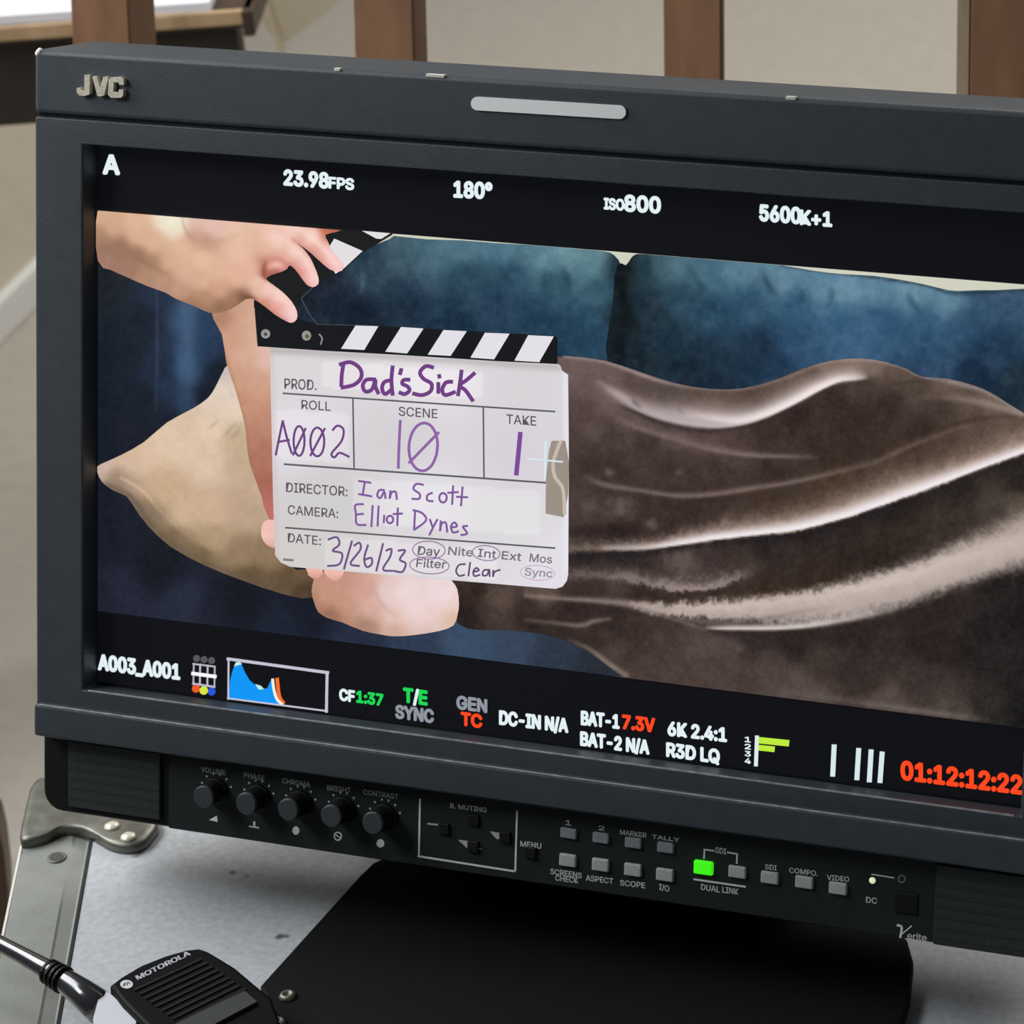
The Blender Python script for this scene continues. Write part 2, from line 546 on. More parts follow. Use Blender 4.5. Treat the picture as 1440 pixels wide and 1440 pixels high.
def text_px(s, p0, p1, cap, bold=0.0, slant=0.0):
    """vertex list in photo pixels and faces; p0,p1 ends of the base line, cap = capital height in px"""
    global CAPH
    if CAPH is None:
        CAPH = text_tris('H', 0)[0][:, 1].max()
    V, F = text_tris(s, bold)
    x0, x1 = V[:, 0].min(), V[:, 0].max()
    u = (V[:, 0] - x0) / (x1 - x0); v = V[:, 1] / CAPH
    p0 = np.array(p0, float); p1 = np.array(p1, float)
    d = p1 - p0
    up = np.array([0.0, -1.0]) * cap + np.array([slant * cap, 0])
    Q = p0 + u[:, None] * d + v[:, None] * up
    if bold > 0:                               # thicken the strokes all round, with rounded joins
        w = bold * cap * 1.35
        from collections import Counter
        cnt = Counter()
        for f in F:
            for a, b_ in zip(f, f[1:] + f[:1]): cnt[(min(a, b_), max(a, b_))] += 1
        vs, fs = [tuple(q) for q in Q], list(F)
        for (a, b_), n in cnt.items():
            if n != 1: continue
            e = Q[b_] - Q[a]; L = np.hypot(*e)
            if L < 1e-6: continue
            k = np.array([-e[1], e[0]]) / L * w; o = len(vs); ex = e / L * w * .4
            vs += [tuple(Q[a] + k - ex), tuple(Q[b_] + k + ex), tuple(Q[b_] - k + ex), tuple(Q[a] - k - ex)]
            fs.append((o, o + 1, o + 2, o + 3))
        return np.array(vs), fs
    return Q, F


def px_mesh(name, parts, y, mtl, parent, label=None, extrude=0.0, rgb=None):
    """parts: list of (V px, faces); placed on monitor plane y"""
    vs, fs = [], []
    for V, F in parts:
        o = len(vs)
        for p in V:
            x, z = mp(p[0], p[1], y)
            vs.append(M(x, y, z))
        fs += [tuple(i + o for i in f) for f in F]
    me = bpy.data.meshes.new(name); me.from_pydata(vs, [], fs)
    if extrude:
        bm = bmesh.new(); bm.from_mesh(me)
        bmesh.ops.remove_doubles(bm, verts=bm.verts, dist=1e-6)
        r = bmesh.ops.extrude_face_region(bm, geom=list(bm.faces))
        dv = MON.to_3x3() @ Vector((0, -extrude, 0))
        bmesh.ops.translate(bm, verts=[e for e in r['geom'] if isinstance(e, bmesh.types.BMVert)], vec=dv)
        bmesh.ops.recalc_face_normals(bm, faces=bm.faces)
        bm.to_mesh(me); bm.free()
    if rgb is not None:
        a = me.attributes.new('px', 'FLOAT_COLOR', 'POINT')
        c = np.tile(np.append(lin(rgb), 1.0), (len(me.vertices), 1))
        a.data.foreach_set('color', c.ravel().astype(np.float32))
    return link(name, me, mtl, parent, label)


def ribbon(pts, w, n=5, smooth=True):
    P = np.array(catmull(pts, n) if smooth and len(pts) > 2 else pts, float)
    T = np.gradient(P, axis=0); T /= np.linalg.norm(T, axis=1)[:, None] + 1e-9
    N = np.stack([-T[:, 1], T[:, 0]], 1) * w / 2
    P[0] -= T[0] * w * .3; P[-1] += T[-1] * w * .3
    V = np.concatenate([P + N, P - N]); m = len(P)
    return V, [(i, i + 1, m + i + 1, m + i) for i in range(m - 1)]


def ell(cx, cy, rx, ry, rot=0.0, n=14, a0=0.3):
    t = np.linspace(a0, a0 + 2 * math.pi, n)
    x = rx * np.cos(t); y = ry * np.sin(t)
    return [(cx + a * math.cos(rot) - b_ * math.sin(rot), cy + a * math.sin(rot) + b_ * math.cos(rot)) for a, b_ in zip(x, y)]


def polyf(pts):
    return [np.array(p) for p in pts], [tuple(range(len(pts)))]


def disc(cx, cy, rx, ry=None, n=20):
    ry = ry or rx
    return polyf([(cx + rx * math.cos(a), cy + ry * math.sin(a)) for a in np.linspace(0, 2 * math.pi, n, endpoint=False)])


# ---- raised maker's letters and the tally lamp
EMB = [[(740, 628), (785, 628), (784, 720), (782, 790), (740, 806), (692, 800), (674, 775), (672, 740), (704, 732), (710, 756), (738, 760)],
       [(804, 640), (846, 644), (868, 740), (896, 645), (940, 645), (904, 800), (880, 808), (848, 806)],
       [(962, 648), (1046, 645), (1070, 664), (1070, 712), (1032, 712), (1030, 692), (986, 690), (982, 770), (1026, 774), (1029, 752), (1067, 752), (1064, 800), (1044, 822), (960, 820), (938, 796), (944, 668)]]
for g in EMB:
    px_mesh('maker_letter', [polyf(cc(g, 0, 0, 6))], YB + .0002, CHROME, mon, 'raised pale metal letter', extrude=.0024)
pts = []
for a in np.linspace(math.pi / 2, 3 * math.pi / 2, 10): pts.append((672 + 9 * math.cos(a), 145.4 + 9.6 * math.sin(a)))
for a in np.linspace(-math.pi / 2, math.pi / 2, 10): pts.append((872 + 9 * math.cos(a), 157.6 + 9.6 * math.sin(a)))
o = px_mesh('tally_lamp', [polyf(pts)], YB - .0002, TALLY, mon, 'pale frosted tally lamp bar', extrude=.0006)

# ------------------------------------------------------------------ control panel under the lip
xp0 = mp(243, 1110, YP)[0]; xp1 = mp(1314, 1270, YP)[0]
bm = bmesh.new(); mbox(bm, xp0 - .002, xp1 + .002, YP, .03, z_bot, z_lip_b + .002)
panel = from_bm('control_panel', bm, PANEL, mon, bevel=.0006)
# speaker boxes at both ends
xg0 = mp(59, 1110, YP)[0]
bm = bmesh.new()
zc = z_lip_b + .001
pr = [(xg0, zc), (xp0, zc), (xp0, z_bot)]
pr += [(xg0 + .008 - .008 * math.sin(a), z_bot + .008 - .008 * math.cos(a)) for a in np.linspace(0, math.pi / 2, 7)]
add_prism(bm, [M(x, .03, z) for x, z in pr], [M(x, YP + .001, z) for x, z in pr])
spk = from_bm('speaker', bm, BLACK, mon, bevel=.0012)
gx0 = mp(97, 1110, YP)[0]; gx1 = mp(226, 1120, YP)[0]
bm = bmesh.new(); mbox(bm, gx0, gx1, YP - .0008, YP + .004, z_bot + .003, z_lip_b - .002)
from_bm('speaker_grille', bm, GRILLE, spk, 'dark perforated speaker grille', bevel=.0006)
bm = bmesh.new(); mbox(bm, xg0 + .0005, xg0 + .010, YP + .0004, YP + .006, z_lip_b - .0025, z_lip_b - .0005)
from_bm('speaker_clip', bm, STEEL, spk, 'small worn metal edge', bevel=.0004)
bm = bmesh.new(); mbox(bm, xp1, -xg0, YP + .001, .03, z_bot - .001, z_lip_b + .001)
spk2 = from_bm('speaker', bm, BLACK, mon, bevel=.0012)
bm = bmesh.new(); mbox(bm, xp1 + .0006, -gx0, YP - .002, YP + .004, z_bot, z_lip_b - .002)
from_bm('speaker_grille', bm, GRILLE, spk2, bevel=.0006)

# five rotary knobs
nrm = MON.to_3x3() @ Vector((0, -1, 0))
KL = .0105
knob_names = ['VOLUME', 'PHASE', 'CHROMA', 'BRIGHT', 'CONTRAST']
kpos = [(286, 1121), (346, 1130.5), (405, 1139), (465.5, 1148), (524, 1158)]
lab = [((283, 1085), (317, 1090)), ((343, 1093), (372, 1098)), ((397, 1101), (436, 1107)), ((460, 1111), (493, 1115)), ((511, 1117), (560, 1124))]
for (kx, ky), s, (l0, l1) in zip(kpos, knob_names, lab):
    x, z = mp(kx, ky, YP - KL)
    bm = bmesh.new()
    lathe(bm, M(x, YP, z), nrm, [(.0052, 0), (.0052, .0015), (.0046, .002), (.0043, KL - .001), (.0042, KL - .0002), (.0001, KL - .0002)], 28)
    kn = from_bm('knob', bm, KNOBSIDE, panel, smooth=False, bevel=.0002)
    # cap in its own shade
    bm = bmesh.new()
    lathe(bm, M(x, YP - KL + .0012, z), nrm, [(.00435, 0), (.00435, .0008), (.0039, .0014), (.0001, .0014)], 28)
    from_bm('knob_cap', bm, KNOB, panel, 'grey knob face')
    parts = [text_px(s, l0, l1, 7.0, .01)]
    bx, bz = x, z
    for a in np.radians([-70, -40, -12, 12, 40, 70]):
        parts_c = M(bx + .0066 * math.sin(a), YP, bz + .0066 * math.cos(a))
        # dial marks, as small dots
        loc = CAMW.inverted() @ parts_c
        parts.append(disc(720 + FPX * loc.x / -loc.z, 720 - FPX * loc.y / -loc.z, 1.5, 1.7, 8))
    px_mesh('knob_print', parts, YP - .0001, DIM, panel)
# symbols below the knobs
sy = YP - .0001
px_mesh('panel_symbol', [polyf([(294, 1153), (305, 1147), (306, 1156)])], sy, PRINT, panel)
px_mesh('panel_symbol', [polyf([(350, 1161), (364, 1163), (364, 1165), (350, 1163)]), polyf([(356, 1155), (359, 1155), (359, 1164), (356, 1164)])], sy, PRINT, panel)
px_mesh('panel_symbol', [disc(416, 1168, 5, 6)], sy, PRINT, panel)
px_mesh('panel_symbol', [ribbon(ell(475, 1176, 5, 5.5), 1.8), ribbon([(472, 1174), (478, 1178)], 1.6)], sy, PRINT, panel)
px_mesh('panel_symbol', [disc(535, 1186, 5.5, 6)], sy, PRINT, panel)
# menu frame and its four small keys
px_mesh('menu_frame_line', [ribbon([(590.5, 1124), (589, 1204)], 2.6), ribbon([(588, 1204), (725, 1225.5)], 2.8), ribbon([(727, 1141), (724.5, 1226)], 2.6)], sy, PRINT, panel)
px_mesh('panel_lettering', [text_px('B. MUTING', (633, 1136), (684, 1142.5), 6.5, .01)], sy, PRINT, panel)
px_mesh('panel_lettering', [text_px('MENU', (732, 1190), (761, 1193.5), 7.5, .03)], sy, PRINT, panel)
for (x, y) in ((625, 1165), (667, 1153), (711, 1177), (666, 1190), (747, 1199)):
    x0, z0 = mp(x, y, YP)
    bm = bmesh.new(); mbox(bm, x0 - .0022, x0 + .0022, YP - .0012, YP + .002, z0 - .0022, z0 + .0022)
    from_bm('menu_key', bm, KNOBSIDE, panel, bevel=.0004)
px_mesh('panel_symbol', [polyf([(601, 1157), (619, 1159), (619, 1161.5), (601, 1159.5)]), polyf([(629, 1163), (631, 1163), (631, 1171), (629, 1171)])], sy, BUTTON, panel)
px_mesh('panel_symbol', [polyf([(689, 1169), (709, 1172), (702, 1180), (698, 1180), (692, 1173)])], sy, BUTTON, panel)
px_mesh('panel_symbol', [polyf([(644, 1181), (664, 1183), (657, 1193)]), polyf([(671, 1192), (677, 1193), (677, 1194.5), (671, 1193.5)])], sy, BUTTON, panel)


def button(x, y, w=25, h=18, mtl=BUTTON, label=None, out=.0012, lit=False):
    x0, z0 = mp(x, y, YP - out)
    a = w / FPX * 1.40 / 2 / .93; b_ = h / FPX * 1.40 / 2
    bm = bmesh.new(); mbox(bm, x0 - a, x0 + a, YP - out, YP + .002, z0 - b_, z0 + b_)
    return from_bm('button', bm, mtl, panel, label, bevel=.0006)


BUT2 = mat('dim_grey_button', (142, 148, 150), 0.5, var=0.1, vscale=900)
for p in ((798.5, 1172.5), (844, 1179), (889.5, 1186), (935, 1192.5)): button(*p, 24, 16, BUT2)
for p in ((797.5, 1210.5), (843.5, 1217), (889, 1224), (934, 1231)): button(*p, 25, 19)
button(988, 1221, 27, 20, mat_lit('lit_green_key', (60, 232, 20), .8), 'bright green lit button', .0016)
for p in ((1036, 1227), (1081.5, 1235), (1130, 1241.5), (1177.5, 1250)): button(*p, 25, 18)
for s, a, b_, c in (('1', (795, 1160), (803, 1161), 7), ('2', (842, 1167), (850, 1168), 6), ('MARKER', (872, 1173), (909, 1178), 6.5), ('TALLY', (917, 1179), (955, 1184), 5.5),
                    ('SCREENS', (774, 1229), (818, 1235), 7.5), ('CHECK', (781, 1238), (813, 1242), 7.5), ('ASPECT', (824, 1238), (862, 1243), 7.5), ('SCOPE', (872, 1245), (907, 1249), 7.5), ('I/O', (927, 1251), (941, 1254), 8),
                    ('SDI', (1006, 1199), (1021, 1201.5), 8), ('DUAL', (986, 1251), (1012, 1255), 8), ('LINK', (1016, 1255), (1038, 1258), 8),
                    ('SDI', (1076, 1222), (1092, 1224), 7), ('COMPO.', (1110, 1227), (1150, 1232), 7), ('VIDEO', (1163, 1237), (1194, 1240), 7), ('DC', (1218, 1269), (1233, 1271), 8)):
    px_mesh('panel_lettering', [text_px(s, a, b_, c, .025)], sy, PRINT, panel)
for rb_ in ([ribbon([(990, 1207), (990.5, 1194.5)], 2.2), ribbon([(990, 1194.5), (1004, 1196.5)], 2.2), ribbon([(1023, 1198.5), (1036.5, 1201)], 2.2), ribbon([(1036.5, 1201), (1036, 1214)], 2.2),
                       ribbon([(976, 1236.5), (1048, 1247)], 2.6), ribbon([(1226, 1229.5), (1257, 1234.5)], 1.8)]): px_mesh('panel_line', [rb_], sy, PRINT, panel)
px_mesh('panel_symbol', [ribbon(ell(1268, 1236, 4.5, 5), 1.6)], sy, BUT2, panel)
x0, z0 = mp(1227, 1238, YP)
bm = bmesh.new(); lathe(bm, M(x0, YP, z0), nrm, [(.0012, 0), (.0012, .0003), (.0008, .0007), (.0001, .0008)], 14)
from_bm('power_light', bm, mat_lit('pale_indicator', (226, 232, 190), .7), panel, 'small pale yellow indicator light', smooth=True)
bm = bmesh.new(); xa, za = mp(1258, 1268, YP); mbox(bm, xa, xa + .0088, YP - .0006, YP + .002, za - .004, za + .004)
from_bm('power_switch', bm, BLACK, panel, bevel=.0006)
px_mesh('panel_emblem', [ribbon([(1262, 1301), (1268, 1304), (1266, 1318)], 3.2), ribbon([(1269, 1313), (1282, 1302)], 1.8), text_px('erite', (1276, 1320), (1303, 1323.5), 9, .02)], sy, PRINT, panel)

# ------------------------------------------------------------------ stand: plate on the case and a neck up to the housing
zb = CASE_TOP + .006
bp = [(365, 1386), (376, 1405), (402, 1440), (450, 1500), (600, 1640), (700, 1660), (1180, 1640), (1255, 1480), (1268, 1440), (1279, 1400), (1284, 1350), (1275, 1318), (1180, 1290), (900, 1230), (700, 1205), (585, 1195), (545, 1203), (524, 1213), (505, 1231), (488, 1250)]
bp = [zp(x, y, zb) for x, y in bp]
bm = bmesh.new(); add_prism(bm, [Vector((p.x, p.y, CASE_TOP + .0006)) for p in bp], bp)
base = from_bm('stand_base', bm, STAND, mon, 'flat black base plate', bevel=.0012)
for (x, y) in ((405, 1402), (391, 1440)):
    bm = bmesh.new(); lathe(bm, zp(x, y, zb), (0, 0, 1), [(.0034, 0), (.0034, .0005), (.0026, .0016), (.0015, .0018), (.0012, .0009), (.0001, .0009)], 20)
    from_bm('screw', bm, STEEL, base, 'worn metal screw head', smooth=True)
bm = bmesh.new()
n0 = [Vector((-.09, .03, zb - .001)), Vector((.09, .03, zb - .001)), Vector((.09, .055, zb - .001)), Vector((-.09, .055, zb - .001))]
n1 = [M(-.08, .035, z_bot + .05), M(.08, .035, z_bot + .05), M(.08, .06, z_bot + .05), M(-.08, .06, z_bot + .05)]
add_prism(bm, n0, n1)
from_bm('stand_neck', bm, STAND, mon, bevel=.002)

# ------------------------------------------------------------------ the screen and the live picture on it
LAY = .00008


def noise(X, Y, s, seed=0):
    x = X / s + seed * 17.3; y = Y / s + seed * 31.7
    xi = np.floor(x); yi = np.floor(y); fx = x - xi; fy = y - yi
    fx = fx * fx * (3 - 2 * fx); fy = fy * fy * (3 - 2 * fy)
    def h(a, b_):
        v = np.sin(a * 127.1 + b_ * 311.7 + seed * 74.7) * 43758.5453
        return v - np.floor(v)
    return (h(xi, yi) * (1 - fx) + h(xi + 1, yi) * fx) * (1 - fy) + (h(xi, yi + 1) * (1 - fx) + h(xi + 1, yi + 1) * fx) * fy - 0.5


def field(X, Y, pts, p=3.0, eps=18.0):
    p = p + 1.3; eps = eps * 1.35
    P = np.array(pts, float)
    acc = np.zeros((len(X), 3)); ws = np.zeros(len(X))
    for q in P:
        d2 = (X - q[0]) ** 2 + (Y - q[1]) ** 2 + eps * eps
        w = d2 ** (-p / 2)
        acc += w[:, None] * q[2:5]; ws += w
    return acc / ws[:, None]


def stroke(C, X, Y, path, rgb, n=6, power=2.0):
    """soft brush along path of (x, y, width above, width below, alpha)"""
    P = np.array(catmull(path, n), float)
    best = np.full(len(X), 1e9); sd = np.zeros(len(X)); wu = np.ones(len(X)); wl = np.ones(len(X)); al = np.zeros(len(X))
    for a, b_ in zip(P, P[1:]):
        dx, dy = b_[0] - a[0], b_[1] - a[1]; L = dx * dx + dy * dy + 1e-9
        t = np.clip(((X - a[0]) * dx + (Y - a[1]) * dy) / L, 0, 1)
        ex = X - (a[0] + t * dx); ey = Y - (a[1] + t * dy)
        d = np.hypot(ex, ey)
        k = d < best
        best[k] = d[k]
        s = dx * ey - dy * ex
        sd[k] = np.where(s >= 0, 1, -1)[k]
        for arr, ix in ((wu, 2), (wl, 3), (al, 4)):
            arr[k] = (a[ix] + t * (b_[ix] - a[ix]))[k]
    w = np.where(sd >= 0, wl, wu)
    f = np.clip(al, 0, 1) * np.exp(-(best / np.maximum(w, .3)) ** power)
    return C * (1 - f[:, None]) + np.asarray(rgb, float) * f[:, None]


def paint(name, outline, colour, layer, parent, spacing=3.0, smooth=3, label=None, clip=True):
    """one flat element of the picture: outline in photo pixels, colour(X, Y) -> sRGB 0..255"""
    P = [tuple(p) for p in (catmull(outline, smooth, True) if smooth else outline)]
    A = np.array(P, float)
    # resample the outline
    R = []
    for a, b_ in zip(A, np.roll(A, -1, 0)):
        m = max(1, int(np.linalg.norm(b_ - a) / (spacing * 1.3)))
        for k in range(m): R.append(a + (b_ - a) * k / m)
    R = np.array(R)
    y = -LAY * layer
    gx, gy = np.meshgrid(np.arange(R[:, 0].min(), R[:, 0].max(), spacing), np.arange(R[:, 1].min(), R[:, 1].max(), spacing))
    gx = gx + (np.arange(gx.shape[0]) % 2)[:, None] * spacing * .5
    gx = gx.ravel(); gy = gy.ravel()
    ins = np.zeros(len(gx), bool); near = np.full(len(gx), 1e9)
    for a, b_ in zip(R, np.roll(R, -1, 0)):
        c = (a[1] > gy) != (b_[1] > gy)
        with np.errstate(divide='ignore', invalid='ignore'):
            xx = (b_[0] - a[0]) * (gy - a[1]) / (b_[1] - a[1]) + a[0]
        ins ^= c & (gx < xx)
        near = np.minimum(near, (gx - a[0]) ** 2 + (gy - a[1]) ** 2)
    k = ins & (near > (spacing * .55) ** 2)
    pts = np.concatenate([R, np.stack([gx[k], gy[k]], 1)])
    m = len(R)
    res = delaunay_2d_cdt([Vector(p) for p in pts], [], [list(range(m))], 1, 1e-4)
    V = np.array([v[:] for v in res[0]]); F = res[2]
    C = colour(V[:, 0], V[:, 1])
    vs = []
    for p in V:
        x, z = mp(p[0], p[1], y)
        if clip:
            x = min(max(x, -W / 2), W / 2); z = min(max(z, -H / 2), H / 2)
        vs.append(M(x, y, z))
    me = bpy.data.meshes.new(name); me.from_pydata(vs, [], [tuple(f) for f in F])
    a = me.attributes.new('px', 'FLOAT_COLOR', 'POINT')
    cl = np.concatenate([lin(np.clip(C, 0, 255)), np.ones((len(V), 1))], 1)
    a.data.foreach_set('color', cl.ravel().astype(np.float32))
    return link(name, me, PIX, parent, label)


# glass panel
vs_ = [M(-W / 2 - .002, 0, -S2 - .002), M(W / 2 + .002, 0, -S2 - .002), M(W / 2 + .002, 0, S2 + .002), M(-W / 2 - .002, 0, S2 + .002)]
bk = [M(-W / 2 - .002, .003, -S2 - .002), M(W / 2 + .002, .003, -S2 - .002), M(W / 2 + .002, .003, S2 + .002), M(-W / 2 - .002, .003, S2 + .002)]
bm = bmesh.new(); add_prism(bm, bk, vs_)
bmesh.ops.recalc_face_normals(bm, faces=bm.faces)
me = bpy.data.meshes.new('screen'); bm.to_mesh(me); bm.free()
a = me.attributes.new('px', 'FLOAT_COLOR', 'POINT')
a.data.foreach_set('color', np.tile(np.append(lin((11, 12, 17)), 1), (8, 1)).ravel().astype(np.float32))
screen = link('screen', me, PIX, mon, 'lit screen with letterboxed picture and camera readouts')


def T(x): return 295 + .0806 * (x - 138)
def Bt(x): return 859 + .1259 * (x - 138)


def const(rgb): return lambda X, Y: np.tile(np.array(rgb, float), (len(X), 1))


# bright strip of wall above the sofa
paint('pictured_wall', [(480, T(480) - 2), (1480, T(1480) - 2), (1480, 430), (1000, 400), (850, 385), (600, 350), (480, 345)], const((208, 208, 190)), 1, screen, 14, 0)


def c_sofa(X, Y):
    C = field(X, Y, [(150, 400, 30, 36, 44), (170, 500, 24, 31, 42), (160, 600, 24, 30, 42), (205, 450, 24, 32, 46), (205, 560, 22, 29, 42), (225, 420, 34, 46, 70), (228, 520, 28, 40, 62), (260, 440, 52, 74, 106), (262, 520, 52, 78, 112),
                      (265, 570, 38, 58, 88), (290, 450, 38, 58, 92), (293, 500, 34, 54, 84), (308, 520, 18, 26, 40), (290, 560, 16, 22, 36), (240, 590, 22, 30, 46), (240, 545, 34, 50, 76), (200, 620, 22, 28, 40),
                      (160, 760, 24, 29, 42), (145, 840, 30, 34, 48), (220, 800, 20, 23, 34), (300, 860, 26, 28, 44), (330, 850, 17, 20, 32), (400, 880, 26, 32, 50), (430, 865, 18, 24, 38), (260, 850, 36, 42, 62), (170, 830, 34, 38, 56), (500, 905, 34, 42, 64), (580, 910, 44, 58, 84),
                      (660, 905, 56, 76, 104), (720, 905, 52, 68, 92), (780, 925, 42, 52, 70), (840, 945, 36, 42, 54), (600, 700, 20, 30, 45), (440, 430, 24, 30, 48), (420, 380, 22, 28, 40)], 3.2, 10)
    C = stroke(C, X, Y, [(220, 395, 2, 2, .5), (221, 480, 2, 2, .6), (219, 580, 2, 2, .3)], (62, 78, 104))
    C = stroke(C, X, Y, [(262, 400, 12, 12, .35), (264, 490, 14, 14, .55), (260, 570, 10, 10, .1)], (78, 110, 150))
    return C * np.array([1.0, .99, .95]) + noise(X, Y, 7, 3)[:, None] * 6 + noise(X, Y, 3, 4)[:, None] * 6


paint('pictured_sofa', [(137, T(137) - 2), (500, T(500) + 30), (900, 420), (900, 700), (900, 960), (900, Bt(900) + 3), (137, Bt(137) + 3)], c_sofa, 2, screen, 4, 0)


def c_cushl(X, Y):
    C = field(X, Y, [(450, 400, 24, 32, 50), (480, 430, 22, 36, 56), (520, 380, 40, 60, 84), (560, 360, 62, 88, 112), (560, 420, 28, 48, 74), (600, 345, 72, 104, 132), (650, 350, 78, 114, 142), (660, 390, 48, 78, 106), (640, 440, 28, 52, 80), (700, 350, 78, 116, 146),
                      (720, 390, 44, 76, 106), (700, 430, 32, 58, 88), (760, 360, 90, 128, 154), (780, 400, 50, 84, 112), (800, 355, 104, 142, 168), (830, 370, 96, 134, 160), (845, 410, 56, 92, 120), (760, 450, 34, 62, 94), (820, 450, 40, 72, 104), (850, 480, 36, 66, 98), (868, 440, 24, 44, 64), (872, 380, 26, 46, 62), (830, 500, 38, 68, 98), (500, 450, 20, 32, 52)], 3, 12)
    for q in ([(575, 345, 5, 5, .0), (585, 380, 5, 5, .5), (610, 420, 4, 4, 0)], [(508, 370, 4, 4, 0), (510, 400, 4, 4, .6), (505, 420, 4, 4, 0)]):
        C = stroke(C, X, Y, q, (70, 100, 126))
    for q in ([(700, 370, 6, 6, 0), (712, 390, 6, 6, .5), (730, 410, 5, 5, 0)], [(790, 370, 5, 5, 0), (798, 395, 5, 5, .5), (800, 420, 4, 4, 0)], [(770, 375, 4, 4, 0), (765, 400, 4, 4, .4), (768, 425, 4, 4, 0)]):
        C = stroke(C, X, Y, q, (30, 54, 78))
    C = stroke(C, X, Y, [(868, 362, 5, 5, .7), (876, 380, 6, 6, .8), (877, 440, 6, 6, .8), (873, 540, 6, 6, .8)], (18, 32, 44))
    return C * np.array([.97, .97, .88]) + noise(X, Y, 26, 5)[:, None] * 16 + noise(X, Y, 9, 7)[:, None] * 13 + noise(X, Y, 3, 6)[:, None] * 11


paint('pictured_cushion', [(418, 430), (470, 372), (548, 336), (556, 332), (600, 336.5), (650, 338), (700, 342), (760, 345), (800, 349), (848, 353), (864, 359), (874, 374), (877, 395), (877, 440), (874, 530), (800, 560), (418, 560)], c_cushl, 4, screen, 3.4, 2)


def c_cushr(X, Y):
    C = field(X, Y, [(875, 380, 12, 22, 28), (880, 450, 14, 26, 34), (885, 500, 18, 32, 46), (905, 375, 34, 58, 74), (925, 372, 62, 94, 120), (910, 440, 26, 46, 64), (960, 375, 78, 114, 144), (960, 420, 42, 72, 100), (940, 480, 28, 50, 72), (1000, 385, 74, 112, 146), (1000, 440, 40, 72, 106), (980, 500, 26, 46, 68), (1040, 385, 86, 124, 160), (1050, 430, 46, 82, 120), (1060, 490, 26, 48, 78), (1100, 390, 96, 132, 170), (1120, 430, 52, 90, 132),
                      (1150, 400, 92, 132, 172), (1190, 405, 104, 142, 182), (1180, 450, 60, 100, 146), (1120, 490, 42, 74, 116), (1230, 405, 94, 134, 174), (1240, 450, 54, 92, 138), (1200, 490, 54, 90, 136), (1290, 415, 100, 140, 178), (1300, 450, 58, 96, 140), (1330, 425, 98, 134, 172), (1350, 460, 52, 84, 126), (1400, 425, 60, 90, 130), (1430, 430, 52, 82, 118), (1300, 490, 46, 80, 122), (1400, 490, 36, 62, 98), (1430, 540, 28, 46, 66), (1380, 530, 26, 46, 76), (1300, 515, 40, 66, 106), (950, 530, 24, 42, 62), (1010, 530, 26, 46, 70), (1090, 520, 32, 56, 88)], 3, 12)
    for q in ([(1072, 380, 4, 4, .2), (1080, 400, 5, 5, .7), (1092, 418, 4, 4, 0)], [(965, 372, 4, 4, 0), (985, 400, 5, 5, .5), (1000, 420, 4, 4, 0)], [(1275, 405, 4, 4, 0), (1282, 425, 5, 5, .6), (1300, 445, 4, 4, 0)], [(1165, 400, 4, 4, 0), (1170, 415, 5, 5, .5), (1160, 440, 4, 4, 0)], [(1120, 395, 4, 4, 0), (1128, 415, 4, 4, .5), (1120, 440, 4, 4, 0)]):
        C = stroke(C, X, Y, q, (36, 64, 92))
    C = stroke(C, X, Y, [(872, 370, 7, 7, .9), (876, 420, 8, 8, .95), (876, 470, 7, 7, .9), (872, 520, 6, 6, .8)], (10, 20, 28))
    C = stroke(C, X, Y, [(1100, 374, 2, 2, .5), (1200, 386, 2, 2.4, .8), (1300, 400, 2, 3, .9), (1345, 412, 2, 3, .9), (1440, 407, 2, 3, .9)], (40, 58, 84))
    return C * np.array([.97, .96, .86]) + noise(X, Y, 28, 8)[:, None] * 16 + noise(X, Y, 9, 9)[:, None] * 13 + noise(X, Y, 3, 10)[:, None] * 11


paint('pictured_cushion', [(862, 420), (868, 372), (880, 373), (888, 362), (897, 357), (920, 358), (1000, 365), (1060, 369.5), (1100, 373), (1140, 380), (1180, 385), (1230, 388), (1270, 394), (1300, 400), (1325, 406), (1345, 409), (1375, 408), (1400, 408), (1440, 406), (1480, 406), (1480, 640), (1000, 620), (860, 560)], c_cushr, 5, screen, 3.4, 2)


